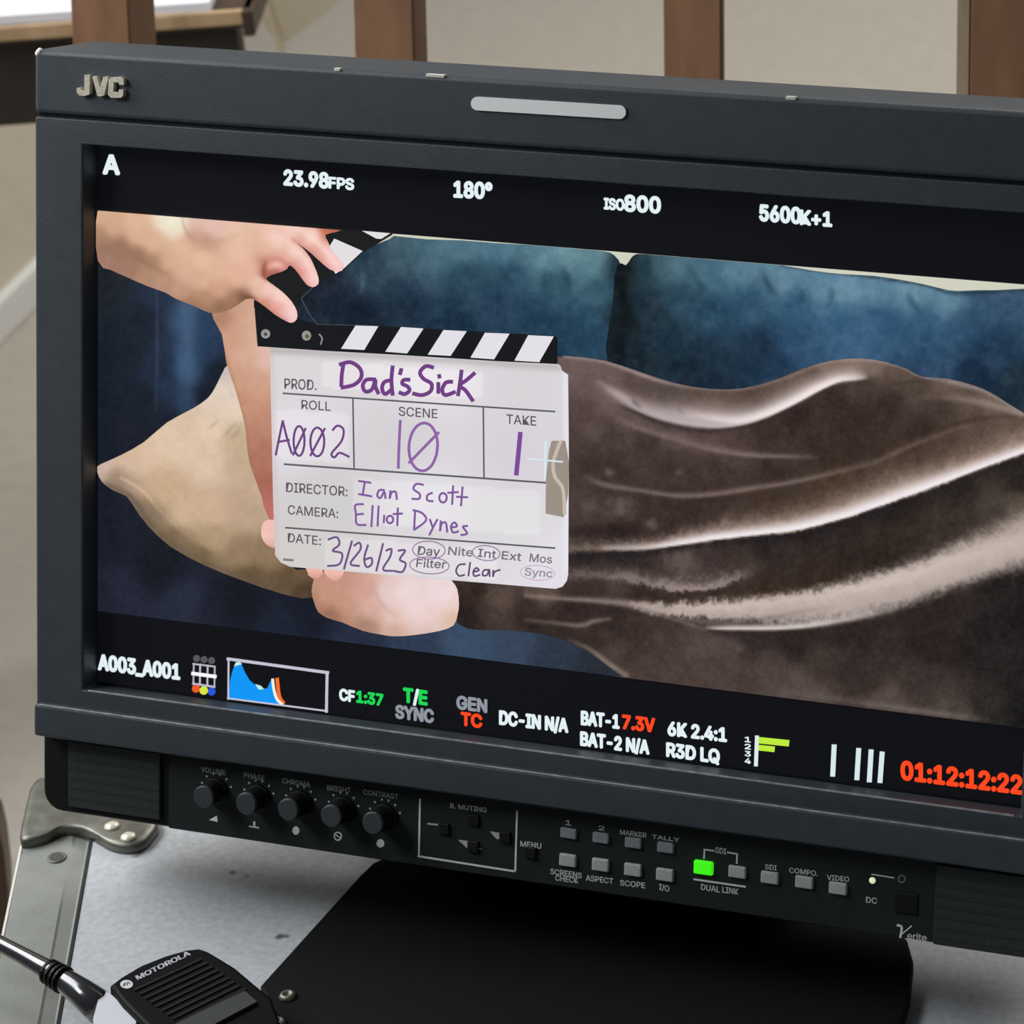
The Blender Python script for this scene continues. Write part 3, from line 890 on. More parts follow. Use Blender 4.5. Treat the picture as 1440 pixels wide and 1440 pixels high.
def c_pillow(X, Y):
    C = field(X, Y, [(145, 655, 196, 178, 160), (165, 672, 150, 132, 112), (175, 650, 200, 180, 152), (200, 640, 206, 186, 156), (240, 620, 212, 194, 164), (260, 590, 206, 190, 162), (300, 600, 214, 198, 172), (290, 650, 208, 190, 162), (320, 550, 214, 204, 184), (320, 525, 196, 190, 180), (330, 580, 216, 204, 180),
                      (335, 610, 186, 170, 138), (340, 640, 186, 168, 138), (230, 690, 190, 168, 134), (260, 720, 194, 174, 142), (300, 720, 192, 172, 142), (340, 720, 180, 160, 132), (365, 720, 178, 158, 132), (210, 725, 128, 114, 90), (240, 760, 118, 102, 76), (280, 785, 112, 96, 70), (300, 755, 168, 148, 116), (340, 780, 140, 122, 94), (350, 812, 96, 80, 56),
                      (380, 780, 134, 116, 88), (400, 820, 92, 76, 54), (430, 830, 74, 60, 42), (430, 805, 104, 86, 62), (374, 700, 190, 170, 142)], 3.2, 9)
    for q in ([(310, 588, 2, 2, 0), (300, 598, 2, 2, .5), (290, 602, 2, 2, 0)], [(330, 596, 2, 2, .2), (322, 606, 2, 2, .6), (312, 614, 2, 2, 0)], [(338, 602, 2, 2, .2), (330, 612, 2, 2, .6), (324, 620, 2, 2, 0)]):
        C = stroke(C, X, Y, q, (150, 134, 104))
    C = stroke(C, X, Y, [(170, 672, 2, 2, .6), (200, 690, 2, 2, .7), (225, 718, 2, 2, .3), (260, 750, 2, 2, .2), (320, 785, 2, 2, .0)], (214, 192, 156))
    C = stroke(C, X, Y, [(150, 682, 5, 6, .6), (185, 700, 5, 6, .7), (210, 735, 6, 6, .6), (245, 768, 7, 7, .5), (300, 798, 7, 7, .5), (400, 835, 8, 8, .5)], (92, 82, 66))
    return C * np.array([1.05, 1.01, 1.03]) + noise(X, Y, 8, 11)[:, None] * 7 + noise(X, Y, 3, 12)[:, None] * 7


paint('pictured_pillow', [(137, 656), (148, 650), (170, 640), (202, 622), (235, 594), (272, 574), (292, 560), (302, 546), (312, 526), (322, 512), (345, 520), (388, 560), (388, 780), (445, 800), (442, 840), (400, 836), (340, 816), (290, 796), (240, 769), (207, 738), (190, 715), (178, 698), (158, 689), (143, 677), (137, 664)], c_pillow, 6, screen, 3.2, 2)


# blanket of brown velvet
def c_blanket(X, Y):
    pts = [(815, 515, 122, 106, 108), (860, 520, 118, 102, 102), (830, 545, 116, 100, 100), (820, 580, 90, 74, 74), (815, 620, 84, 69, 68), (830, 650, 72, 58, 57), (850, 610, 84, 70, 70), (860, 560, 118, 103, 104), (900, 530, 100, 86, 86), (900, 590, 112, 97, 98), (940, 545, 96, 82, 82), (900, 625, 78, 64, 63), (960, 610, 100, 85, 86), (940, 660, 74, 60, 58),
           (1000, 552, 96, 80, 74), (1040, 552, 96, 79, 72), (1000, 615, 96, 81, 82), (1040, 625, 86, 71, 70), (1000, 660, 72, 58, 56), (1080, 600, 62, 50, 46), (1090, 545, 96, 80, 72), (1130, 530, 108, 90, 82), (1170, 515, 132, 114, 106), (1200, 515, 144, 126, 118), (1230, 512, 138, 122, 116), (1260, 520, 104, 90, 84),
           (1120, 580, 56, 44, 41), (1170, 560, 58, 46, 42), (1220, 545, 78, 66, 61), (1200, 590, 62, 50, 47), (1250, 570, 62, 50, 46), (1290, 545, 96, 83, 78), (1330, 540, 108, 95, 90), (1360, 560, 104, 91, 86), (1320, 575, 78, 65, 60), (1400, 570, 118, 104, 97), (1300, 600, 64, 51, 46), (1230, 630, 62, 49, 44), (1150, 620, 62, 50, 46), (1110, 650, 72, 59, 55), (1180, 690, 78, 62, 50),
           (1250, 650, 82, 67, 58), (1320, 620, 88, 73, 65), (1380, 600, 96, 81, 74), (1430, 595, 104, 90, 82), (1430, 612, 116, 100, 92), (1350, 645, 96, 80, 70), (1080, 660, 68, 55, 52), (1080, 710, 74, 59, 52), (1000, 720, 66, 53, 49), (930, 720, 66, 53, 50), (860, 680, 66, 53, 50), (860, 720, 82, 69, 66), (820, 720, 86, 73, 70), (870, 742, 52, 41, 38), (930, 750, 62, 49, 46), (830, 750, 60, 48, 46), (1150, 720, 78, 62, 52), (1040, 735, 74, 60, 54),
           (820, 785, 50, 42, 42), (880, 788, 52, 44, 44), (950, 785, 72, 61, 60), (1000, 775, 74, 63, 62), (960, 795, 84, 72, 70), (1070, 770, 50, 42, 41), (1150, 760, 47, 39, 37), (1250, 720, 48, 40, 37), (1350, 690, 50, 43, 40), (1430, 670, 48, 42, 38), (1100, 790, 62, 52, 50), (1050, 800, 74, 63, 60), (1200, 770, 54, 44, 41), (1270, 755, 58, 48, 44), (1330, 735, 66, 57, 53), (1400, 710, 74, 65, 60), (1430, 715, 92, 82, 76), (1150, 805, 58, 45, 38), (1080, 825, 62, 48, 40),
           (820, 810, 80, 67, 66), (870, 815, 86, 73, 70), (900, 835, 62, 50, 47), (820, 830, 62, 50, 47), (960, 842, 60, 46, 40), (1020, 838, 60, 46, 40), (700, 840, 96, 82, 76), (760, 832, 104, 90, 86), (665, 835, 58, 46, 42), (690, 862, 78, 65, 60), (740, 858, 62, 50, 47), (660, 870, 46, 37, 36), (800, 860, 58, 46, 44), (860, 870, 58, 47, 45), (770, 884, 56, 46, 44), (830, 890, 62, 51, 48), (900, 885, 68, 57, 54), (870, 925, 82, 69, 66), (940, 920, 78, 66, 63), (920, 945, 84, 72, 68),
           (980, 900, 92, 80, 78), (1020, 905, 96, 84, 82), (1060, 900, 62, 53, 53), (1000, 950, 84, 72, 70), (1120, 900, 50, 43, 42), (1080, 940, 88, 77, 75), (1150, 930, 68, 58, 56), (1200, 895, 52, 43, 41), (1130, 970, 96, 84, 82), (1220, 950, 62, 53, 51), (1300, 900, 46, 39, 38), (1290, 960, 66, 58, 56), (1250, 985, 92, 81, 79), (1340, 1000, 82, 73, 71), (1380, 860, 42, 37, 37), (1430, 850, 38, 34, 34), (1400, 930, 40, 35, 35), (1440, 950, 34, 31, 31), (1390, 985, 50, 45, 44), (1430, 1005, 32, 30, 31), (1350, 860, 46, 39, 38), (1410, 1010, 44, 41, 40)]
    C = field(X, Y, pts, 3.2, 9)
    C = C * np.array([.88, .85, .81]) - 2
    C = C + (noise(X, Y, 34, 20) * 8 + noise(X, Y, 12, 21) * 9)[:, None]
    rag = noise(X, Y, 14, 22) * 9 + noise(X, Y, 5, 23) * 8 + noise(X, Y, 2.7, 28) * 10                # ragged nap on the soft side of a fold
    # first fold
    C = stroke(C, X, Y, [(842, 537, 4, 6, .2), (870, 556, 8, 7, .65), (900, 575, 14, 6, .7), (940, 590, 22, 4, .8), (990, 599, 30, 3, .85), (1030, 598, 26, 2.5, .9), (1070, 588, 20, 2.5, .95), (1110, 570, 20, 2, .98), (1150, 549, 17, 2, 1.), (1180, 536, 15, 2, .95), (1205, 533, 14, 2, .75), (1222, 531, 8, 2, .1)], (206, 192, 192))
    C = stroke(C, X, Y, [(950, 578, 8, 8, .1), (1000, 588, 8, 4, .5), (1040, 592, 8, 4, .7), (1080, 582, 8, 3, .9), (1120, 564, 8, 3, .95), (1150, 548, 8, 2, .95), (1180, 535, 6, 2, .8), (1215, 531, 5, 2, .2)], (244, 230, 228))
    C = stroke(C, X, Y, [(868, 568, 2, 4, .1), (890, 578, 2, 4, .8), (930, 594, 2, 5, .85), (980, 605, 2, 5, .8), (1020, 604, 1.5, 4, .7), (1070, 594, 1, 4, .5), (1120, 573, 1, 6, .7), (1170, 546, 1, 8, .8), (1210, 536, 1, 4, .5)], (56, 44, 43))
    C = stroke(C, X, Y, [(889, 558, 3, 3, 0), (893, 566, 3, 3, .7), (905, 576, 3, 3, 0)], (104, 90, 92))
    C = stroke(C, X, Y, [(952, 565, 4, 4, 0), (955, 575, 4, 4, .5), (965, 586, 4, 4, 0)], (130, 114, 116))
    # pale rim along the top
    C = stroke(C, X, Y, [(795, 501, 3, 3, .5), (850, 509, 3, 3, .6), (900, 526, 3, 3, .8), (930, 536, 3, 3, .7), (975, 545, 3, 3, .4), (1040, 547, 2, 3, .4), (1100, 533, 3, 3, .35), (1160, 510, 3, 3, .4), (1210, 506, 3, 3, .6), (1260, 513, 3, 3, .5), (1300, 530, 3, 3, .6), (1340, 537, 3, 4, .7), (1390, 552, 3, 4, .6), (1440, 582, 4, 4, .6)], (166, 150, 146))
    # faint folds
    C = stroke(C, X, Y, [(860, 585, 5, 5, .1), (900, 603, 5, 3, .5), (950, 618, 7, 4, .45), (1000, 632, 7, 4, .55), (1050, 640, 5, 3, .65), (1100, 642, 4, 3, .6), (1150, 643, 4, 3, .15)], (140, 124, 122))
    C = stroke(C, X, Y, [(825, 672, 5, 4, .2), (850, 682, 5, 4, .6), (900, 690, 4, 3, .55), (950, 697, 4, 3, .65), (1000, 696, 5, 3, .65), (1060, 687, 5, 3, .65), (1110, 679, 4, 3, .6), (1170, 666, 5, 3, .45), (1230, 650, 5, 3, .3), (1280, 628, 5, 3, .35), (1330, 608, 4, 3, .25), (1390, 590, 4, 3, .1)], (142, 124, 118))
    C = stroke(C, X, Y, [(1300, 613, 3, 5, .1), (1340, 597, 3, 5, .6), (1385, 588, 3, 4, .5), (1430, 586, 3, 3, .2)], (56, 44, 38))
    C = stroke(C, X, Y, [(1225, 546, 3, 3, .1), (1260, 540, 3, 3, .6), (1290, 536, 3, 3, .4), (1330, 536, 3, 3, .3)], (66, 54, 50))
    C = stroke(C, X, Y, [(1290, 558, 4, 4, .0), (1340, 560, 5, 4, .4), (1390, 568, 6, 5, .7), (1435, 582, 5, 4, .8)], (150, 134, 126))
    for bx, by, r_, al, cl_ in ((835, 606, 14, .4, (116, 101, 100)), (885, 622, 10, .25, (108, 94, 92)), (855, 665, 6, .5, (128, 112, 110)), (955, 664, 6, .4, (122, 107, 103)), (875, 716, 16, .5, (122, 106, 98)), (828, 712, 12, .35, (112, 97, 94)), (916, 737, 8, .5, (130, 114, 108)), (1022, 731, 8, .4, (150, 132, 122)), (955, 788, 18, .45, (118, 104, 102)), (890, 806, 10, .4, (126, 112, 108)), (1040, 911, 7, .3, (130, 115, 113)), (930, 900, 10, .25, (110, 97, 93))):
        d = np.hypot(X - bx, (Y - by) * 1.15) + noise(X, Y, 8, 27) * r_
        C = C + (np.array(cl_, float) - C) * (al * np.exp(-(d / r_) ** 2))[:, None]
    # strong second fold, crisp below and ragged above
    Yr = Y + np.where(noise(X, Y, 60, 30) > -.6, rag, 0) * .6
    C = stroke(C, X, Yr, [(800, 770, 10, 6, .45), (850, 771, 11, 5, .55), (900, 772, 12, 4, .7), (950, 766, 14, 3.5, .8), (1000, 758, 18, 3.5, .85), (1060, 751, 22, 3, .9), (1119, 744, 26, 3, .92), (1180, 728, 28, 3, .92), (1230, 711, 30, 3, .92), (1290, 690, 30, 3, .92), (1340, 671, 24, 3, .9), (1400, 648, 24, 3, .9), (1480, 620, 24, 3, .9)], (178, 156, 142))
    C = stroke(C, X, Y, [(850, 771, 4, 3, .3), (900, 771, 5, 2.5, .5), (940, 767, 7, 2.5, .8), (1000, 758, 9, 2, .95), (1060, 751, 9, 2, .95), (1119, 744, 11, 2, .97), (1180, 729, 12, 2, .97), (1230, 712.5, 13, 2, .97), (1290, 691, 13, 2, .97), (1340, 672.5, 11, 2, .97), (1400, 649.5, 9, 2, .95), (1480, 621, 9, 2, .95)], (244, 236, 240))
    C = stroke(C, X, Y, [(800, 783, 5, 4, .55), (850, 780, 4, 5, .75), (900, 777, 3, 6, .85), (940, 771, 2, 6, .85), (1000, 763, 2, 7, .8), (1060, 756, 2, 9, .85), (1119, 750, 2, 12, .85), (1180, 735, 2, 14, .8), (1230, 719, 2, 14, .75), (1290, 697, 2, 14, .75), (1340, 679, 2, 14, .7), (1400, 656, 2, 12, .7), (1480, 626, 2, 12, .7)], (30, 25, 28))
    # small lens-shaped fold
    C = stroke(C, X, Yr, [(800, 806, 6, 6, .25), (850, 810, 8, 5, .4), (890, 816, 10, 4, .55), (930, 825, 13, 3.5, .75), (970, 829, 13, 3, .85), (1005, 826, 14, 3, .8), (1030, 817, 12, 3, .65), (1055, 808, 9, 3, .2)], (168, 152, 148))
    C = stroke(C, X, Y, [(890, 827, 2, 3, .1), (930, 833, 2, 4, .5), (980, 834, 2, 4, .5), (1020, 826, 2, 4, .5), (1060, 812, 2, 4, .4), (1120, 800, 2, 4, .1)], (58, 45, 42))
    # third, broad fold
    C = stroke(C, X, Y, [(740, 838, 4, 3, .5), (790, 842, 4, 3, .65), (840, 845, 5, 4, .75), (880, 849, 6, 5, .8), (920, 855, 8, 7, .85)], (150, 134, 128))
    C = stroke(C, X, Yr, [(890, 851, 4, 5, .5), (930, 857, 9, 7, .85), (980, 860, 14, 9, .92), (1030, 861, 17, 11, .93), (1080, 860, 20, 15, .94), (1130, 856, 22, 20, .95), (1180, 848, 24, 22, .95), (1230, 836, 27, 24, .95), (1280, 823, 30, 24, .95), (1330, 806, 33, 25, .95), (1380, 788, 36, 26, .94), (1430, 768, 40, 32, .93), (1480, 750, 42, 38, .92)], (190, 174, 167), power=4)
    C = stroke(C, X, Yr, [(950, 852, 6, 6, .3), (1000, 852, 8, 7, .6), (1060, 848, 9, 8, .65), (1120, 840, 9, 9, .7), (1180, 832, 10, 9, .7), (1240, 818, 12, 10, .7), (1300, 800, 14, 12, .6), (1360, 780, 16, 14, .5), (1440, 760, 18, 18, .3)], (216, 202, 190))
    C = stroke(C, X, Y, [(995, 884, 3, 2, .6), (1030, 884, 5, 2, .85), (1080, 884, 6, 2.5, .9), (1130, 881, 7, 3, .85), (1180, 873, 8, 4, .7), (1240, 860, 8, 5, .4), (1290, 845, 8, 5, 0)], (226, 214, 208))
    C = stroke(C, X, Y, [(940, 867, 2, 2, .1), (980, 873, 3, 3, .75), (1020, 875, 4, 3, .6), (1070, 871, 4, 4, .45), (1120, 862, 4, 4, .3), (1180, 852, 4, 4, .0)], (106, 94, 90))
    C = stroke(C, X, Y, [(985, 882, 2, 5, .3), (1020, 889, 2, 8, .8), (1080, 891, 2, 14, .8), (1130, 891, 2, 12, .7), (1200, 884, 2, 10, .6), (1280, 866, 3, 10, .5), (1350, 846, 3, 12, .4), (1440, 822, 3, 14, .4)], (44, 35, 34))
    C = stroke(C, X, Y, [(900, 855, 2, 3, .2), (930, 864, 2, 4, .6), (960, 874, 2, 4, .6), (990, 884, 2, 4, .4)], (120, 106, 102))
    # hem by the sofa edge
    C = stroke(C, X, Y, [(740, 872, 3, 3, .3), (780, 876, 3, 3, .5), (815, 880, 4, 3, .7), (835, 874, 4, 3, .75), (858, 870, 3, 3, .4)], (136, 122, 112))
    C = stroke(C, X, Y, [(800, 900, 3, 3, .2), (830, 914, 4, 3, .6), (855, 933, 4, 3, .8), (880, 950, 5, 3, .7)], (142, 130, 118))
    C = stroke(C, X, Y, [(1100, 974, 6, 4, .2), (1180, 984, 6, 4, .3), (1280, 998, 5, 4, .6), (1340, 1006, 5, 4, .5), (1390, 1012, 4, 4, .2)], (122, 110, 106))
    g = noise(X, Y, 4, 24)[:, None] * 9 + noise(X, Y, 2.6, 25)[:, None] * 8
    return C + g * np.clip(1.5 - C.mean(1, keepdims=True) / 150, .15, 1)


paint('pictured_blanket', [(770, 525), (788, 503), (800, 501), (850, 507), (900, 523), (950, 539), (1000, 547), (1045, 546), (1090, 534), (1130, 518), (1170, 507), (1210, 504), (1245, 509), (1275, 519), (1297, 530), (1330, 532), (1370, 542), (1400, 556), (1440, 581), (1480, 592), (1480, 800), (1480, Bt(1480) + 2), (1200, Bt(1200) + 2), (882, Bt(882) + 2), (874, 951), (851, 934), (827, 917), (804, 905), (777, 895), (742, 889), (707, 886), (672, 886), (645, 878), (634, 850), (632, 815), (650, 800), (770, 790)], c_blanket, 8, screen, 2.3, 2)

# skin: lower forearm, elbow under the slate, then arm with hand
FA = 3.892


def c_fore(X, Y):
    C = field(X, Y, [(310, 445, 176, 128, 104), (340, 435, 206, 160, 136), (355, 450, 214, 170, 146), (320, 480, 204, 158, 132), (350, 500, 214, 168, 144), (375, 500, 226, 188, 176), (330, 530, 204, 156, 130), (370, 540, 208, 160, 136), (345, 570, 196, 146, 120), (375, 590, 190, 136, 112), (350, 610, 184, 130, 106), (378, 640, 176, 118, 98), (358, 650, 172, 116, 94), (372, 680, 166, 100, 84), (380, 700, 180, 108, 100), (375, 715, 190, 112, 104)], 3, 12)
    C = stroke(C, X, Y, [(310, 480, 3, 3, .4), (330, 545, 3, 3, .4), (345, 605, 3, 3, .4), (352, 655, 3, 3, .4)], (158, 110, 84))
    return C + noise(X, Y, 9, 33)[:, None] * 7


paint('pictured_forearm', [(295, 430), (312, 470), (318.5, 511), (330, 545), (340, 580), (345, 602), (347, 626), (351, 651), (359, 674), (368, 699), (374, 720), (392, 722), (392, 430), (340, 410)], c_fore, 10, screen, 3, 2)


def c_elbow(X, Y):
    C = field(X, Y, cc([(270, 400, 204, 148, 126), (350, 430, 198, 142, 120), (350, 330, 196, 140, 122), (440, 380, 206, 152, 136), (470, 450, 212, 164, 148), (520, 400, 228, 194, 190), (600, 400, 234, 204, 204), (650, 450, 236, 204, 202), (560, 480, 228, 188, 178), (760, 400, 236, 208, 210), (800, 440, 232, 198, 192), (806, 480, 214, 172, 148), (700, 500, 232, 196, 192), (560, 540, 202, 160, 142), (450, 520, 168, 124, 104), (700, 535, 214, 178, 164), (300, 475, 150, 104, 84), (245, 420, 168, 116, 92)], 360, 700, 2.88), 3, 10)
    C = stroke(C, X, Y, cc([(470, 350, 5, 5, .2), (500, 420, 4, 4, .4), (560, 480, 4, 4, .2)], 360, 700, 2.88), (190, 140, 126))
    return C * np.array([1.01, 1.05, 1.06]) + noise(X, Y, 7, 34)[:, None] * 6


paint('pictured_elbow', cc([(245, 300), (234, 330), (225, 380), (236, 425), (252, 462), (290, 487), (350, 505), (430, 538), (500, 553), (560, 561), (640, 556), (740, 540), (800, 517), (817, 470), (822, 430), (815, 370), (792, 335), (760, 300)], 360, 700, 2.88), c_elbow, 11, screen, 3, 2)
for nm, pts, c in (('pictured_finger', [(370, 735), (378, 731), (390, 735), (390, 768), (378, 768), (370, 760), (367, 748)], (240, 192, 182)),
                   ('pictured_finger', [(430, 790), (454, 790), (453, 806), (447, 813), (438, 812), (432, 804)], (238, 180, 168)),
                   ('pictured_finger', [(454, 790), (484, 792), (482, 808), (474, 817), (464, 814), (457, 806)], (240, 186, 174))):
    paint(nm, pts, lambda X, Y, c=c: np.tile(np.array(c, float), (len(X), 1)) - np.clip((Y - Y.min()) / (np.ptp(Y)) - .6, 0, 1)[:, None] * 60 + noise(X, Y, 5, 35)[:, None] * 6, 12, screen, 3, 2)

# film slate: board, lower stick, upper stick
OB = (340, 500, 2.88)


def c_board(X, Y):
    C = field(X, Y, [(400, 520, 218, 213, 216), (600, 530, 226, 222, 226), (760, 560, 214, 210, 214), (420, 620, 222, 217, 224), (560, 620, 212, 208, 212), (720, 640, 214, 210, 216), (450, 700, 208, 205, 206), (600, 700, 224, 221, 226), (720, 740, 220, 217, 220), (420, 770, 210, 206, 204), (600, 790, 216, 211, 214), (780, 800, 226, 222, 230), (780, 560, 218, 215, 220)], 3, 25)
    for (x0, y0, x1, y1, dx, a) in ((453, 508, 680, 545, 16, 10), (385, 575, 492, 645, 4, 8), (496, 672, 760, 735, 12, 8), (456, 755, 700, 800, 12, 9)):
        sl = (X - x0) * .07
        k = (X > x0) & (X < x1) & (Y - sl > y0) & (Y - sl < y1)
        C[k] += a
    C = stroke(C, X, Y, [(383, 500, 3, 3, .5), (386, 640, 3, 3, .5), (390, 780, 3, 3, .5)], (206, 188, 190))
    C = stroke(C, X, Y, [(795, 520, 3, 4, .6), (797, 640, 3, 4, .6), (797, 800, 3, 4, .6)], (238, 238, 252))
    C = stroke(C, X, Y, [(380, 492, 5, 6, .8), (580, 503, 4, 6, .7), (784, 516, 4, 6, .7)], (176, 170, 170))
    return C


bo = [(380, 486), (781, 510), (788, 514), (790, 521), (799, 527), (800, 640), (799, 808), (797, 817), (791, 825), (781, 828), (600, 813), (408, 797), (395, 791), (387, 781), (384, 700), (381, 560)]
paint('pictured_slate', bo, c_board, 14, screen, 4, 0, label='white film slate board in the picture')
PXM = lambda name, parts, layer, rgb, label=None: px_mesh(name, parts, -LAY * layer, PIX, screen, label, rgb=rgb)
px_mesh_l = PXM
GREY = (88, 84, 90); PUR = (112, 62, 132); PUR2 = (128, 88, 156)
# velcro patch with a lighter curl
PXM('pictured_patch', [polyf(cc([(1255, 345), (1310, 345), (1320, 400), (1325, 430), (1322, 560), (1305, 655), (1230, 640), (1232, 500), (1243, 390)], *OB))], 15, (156, 143, 132))
PXM('pictured_patch', [ribbon(cc([(1290, 350), (1262, 430), (1268, 490), (1300, 540), (1308, 640)], *OB), 5)], 16, (196, 186, 174))
# printed rules and words
PXM('slate_rule', [ribbon(cc([(168, 153), (1268, 227)], *OB), 2.4), ribbon(cc([(172, 440), (1230, 515)], *OB), 2.6), ribbon(cc([(178, 697), (1268, 780)], *OB), 2.4), ribbon(cc([(450, 173), (455, 460)], *OB), 2.3), ribbon(cc([(978, 210), (981, 498)], *OB), 2.3)], 15, (92, 90, 98))
for s, a, b_, c in (('PROD.', (173, 134), (302, 140), 41), ('ROLL', (242, 216), (360, 224), 36), ('SCENE', (636, 243), (792, 254), 36), ('TAKE', (1072, 275), (1192, 284), 37), ('DIRECTOR:', (180, 552), (428, 570), 38), ('CAMERA:', (187, 642), (390, 658), 36), ('DATE:', (187, 755), (320, 768), 36)):
    (p0, p1) = cc([a, b_], *OB)
    PXM('slate_lettering', [text_px(s, p0, p1, c / 2.88, .012)], 15, GREY)
for s, a, b_, c, g in (('Day', (712, 806), (800, 812), 34, (104, 96, 112)), ('Nite', (835, 806), (935, 814), 32, (118, 112, 122)), ('Int', (955, 814), (1028, 822), 32, (112, 100, 122)), ('Ext', (1052, 824), (1130, 832), 32, (112, 106, 116)), ('Mos', (1165, 834), (1255, 842), 32, (124, 118, 126)), ('Filter', (706, 856), (825, 862), 32, (110, 100, 114)), ('Sync', (1145, 890), (1256, 898), 30, (150, 136, 150))):
    (p0, p1) = cc([a, b_], *OB)
    PXM('slate_lettering', [text_px(s, p0, p1, c / 2.88, .02, .12)], 15, g)
PXM('slate_mark', [ribbon(cc([(170, 826), (207, 829)], *OB), 3.4)], 15, (130, 126, 124))


def hand(word, strokes, w, rgb, layer=16):
    PXM('slate_handwriting', [ribbon(cc(s, *OB), w) for s in strokes], layer, rgb)


hand('title', [[(412, 33), (405, 80), (403, 122)], [(398, 36), (440, 27), (478, 52), (484, 88), (455, 118), (405, 130)],
               [(540, 97), (505, 98), (490, 122), (502, 146), (528, 136), (541, 98), (541, 125), (553, 152)],
               [(605, 100), (578, 107), (568, 132), (580, 156), (606, 138)], [(611, 45), (606, 100), (611, 158)], [(646, 56), (641, 74)],
               [(678, 98), (656, 99), (650, 114), (672, 126), (679, 142), (660, 156), (640, 150)],
               [(774, 48), (745, 43), (722, 68), (736, 94), (768, 114), (764, 145), (730, 160), (695, 154)], [(796, 112), (796, 150)], [(799, 80), (801, 88)],
               [(851, 106), (826, 110), (812, 138), (824, 160), (862, 148)], [(890, 62), (884, 110), (876, 160)], [(942, 72), (912, 98), (882, 122), (905, 140), (935, 182)]], 5.6, PUR)
hand('roll', [[(166, 265), (152, 330), (138, 402)], [(166, 265), (182, 330), (202, 395)], [(146, 350), (192, 342)], ell(232, 346, 22, 60), [(208, 402), (258, 296)], ell(306, 350, 28, 58), [(278, 405), (336, 296)],
              [(368, 302), (388, 284), (412, 300), (404, 346), (364, 396), (376, 412), (396, 394), (434, 410)]], 3.2, (108, 66, 128))
hand('scene', [[(642, 264), (637, 360), (634, 455)], ell(735, 370, 58, 97, .06), [(678, 434), (740, 370), (797, 312)]], 4.0, (142, 98, 168))
hand('take', [[(1128, 315), (1120, 400), (1112, 480)]], 6.6, (122, 74, 152))
hand('director', [[(474, 508), (522, 515)], [(498, 512), (490, 562)], [(474, 561), (526, 570)], [(577, 545), (556, 546), (549, 568), (562, 577), (577, 552), (582, 578)], [(602, 548), (599, 580), (606, 556), (623, 552), (628, 582)],
                  [(735, 524), (708, 520), (695, 540), (720, 560), (718, 580), (690, 580)], [(771, 556), (752, 566), (752, 586), (774, 590)], ell(815, 576, 15, 19), [(856, 528), (852, 602)], [(835, 556), (876, 553)], [(894, 533), (888, 608)], [(870, 572), (914, 574)]], 3.0, PUR2)
hand('camera', [[(492, 602), (460, 606), (462, 640), (466, 682), (502, 686)], [(463, 644), (492, 641)], [(530, 608), (525, 692)], [(554, 610), (550, 690)], [(577, 648), (575, 676)], ell(600, 664, 13, 15), [(632, 618), (630, 688)], [(614, 642), (650, 640)],
                [(702, 628), (698, 702)], [(694, 626), (730, 638), (746, 668), (698, 706)], [(762, 664), (772, 692)], [(792, 664), (776, 694), (760, 726)], [(806, 670), (803, 712), (809, 682), (826, 677), (832, 714)], [(845, 696), (871, 692), (862, 676), (848, 690), (855, 716), (877, 712)], [(914, 690), (895, 693), (906, 708), (912, 722), (888, 727)]], 3.0, PUR2)
hand('date', [[(350, 745), (385, 736), (395, 765), (368, 790), (406, 802), (395, 845), (348, 852)], [(446, 752), (414, 864)], [(455, 770), (476, 758), (480, 786), (440, 842), (476, 852)], [(511, 768), (496, 820), (505, 856), (526, 845), (525, 820), (500, 826)], [(572, 762), (545, 872)], [(585, 790), (606, 784), (600, 816), (572, 866), (612, 872)], [(634, 790), (662, 790), (640, 826), (664, 842), (650, 876), (618, 872)]], 3.0, (112, 80, 134))
hand('circles', [ell(758, 788, 66, 36, .05), ell(990, 800, 56, 30, .1), ell(760, 850, 80, 34, .05)], 1.5, (150, 118, 160))
hand('circles', [ell(1198, 880, 70, 30, .05)], 1.4, (206, 178, 200))
hand('clear', [[(905, 845), (880, 848), (868, 872), (880, 892), (902, 888)], [(925, 838), (918, 892)], [(938, 876), (960, 870), (950, 860), (938, 874), (942, 893), (964, 888)], [(1000, 868), (980, 870), (976, 890), (994, 888), (1002, 866), (1004, 894)], [(1018, 870), (1018, 896), (1024, 876), (1046, 868)]], 2.6, (98, 76, 112))

# sticks
PXM('pictured_clapstick', [polyf([(357, 422), (366, 424), (430, 452), (450, 455), (525, 458), (600, 462), (700, 468), (781, 472), (784, 476), (784, 512), (700, 508), (560, 499), (450, 493), (362, 487)])], 17, (18, 20, 23), 'black slate stick with white diagonal bands')
PXM('clapstick_band', [polyf(cc(p, 340, 280, 2.88)) for p in ([(462, 510), (553, 515), (496, 611), (402, 606)], [(645, 518), (736, 524), (670, 625), (581, 618)], [(817, 530), (911, 535), (846, 635), (753, 630)], [(985, 541), (1085, 545), (1022, 649), (926, 642)], [(1160, 551), (1264, 556), (1205, 660), (1104, 654)])], 18, (226, 224, 230))
PXM('pictured_clapstick', [polyf([(357, 432), (357, 424), (380, 385), (405, 355), (440, 332), (455, T(455) - 1), (552, T(552) - 1), (552, 330), (510, 355.5), (482, 381.5), (448, 398.5), (423, 420), (400, 445), (380, 450)])], 17, (24, 25, 26))
PXM('clapstick_band', [polyf([(470, 335.5), (510, 353), (484, 377), (472, 385), (455, 360)]), polyf([(509, 324.5), (549, 328), (536, 336), (529, 335.5)])], 18, (226, 222, 226))
PXM('clapstick_seam', [ribbon([(424, 420), (434, 440), (446, 456)], 1.2), ribbon([(446, 398), (424, 419)], 1.2), ribbon([(446, 456), (520, 458)], 1.0)], 18, (74, 78, 82))
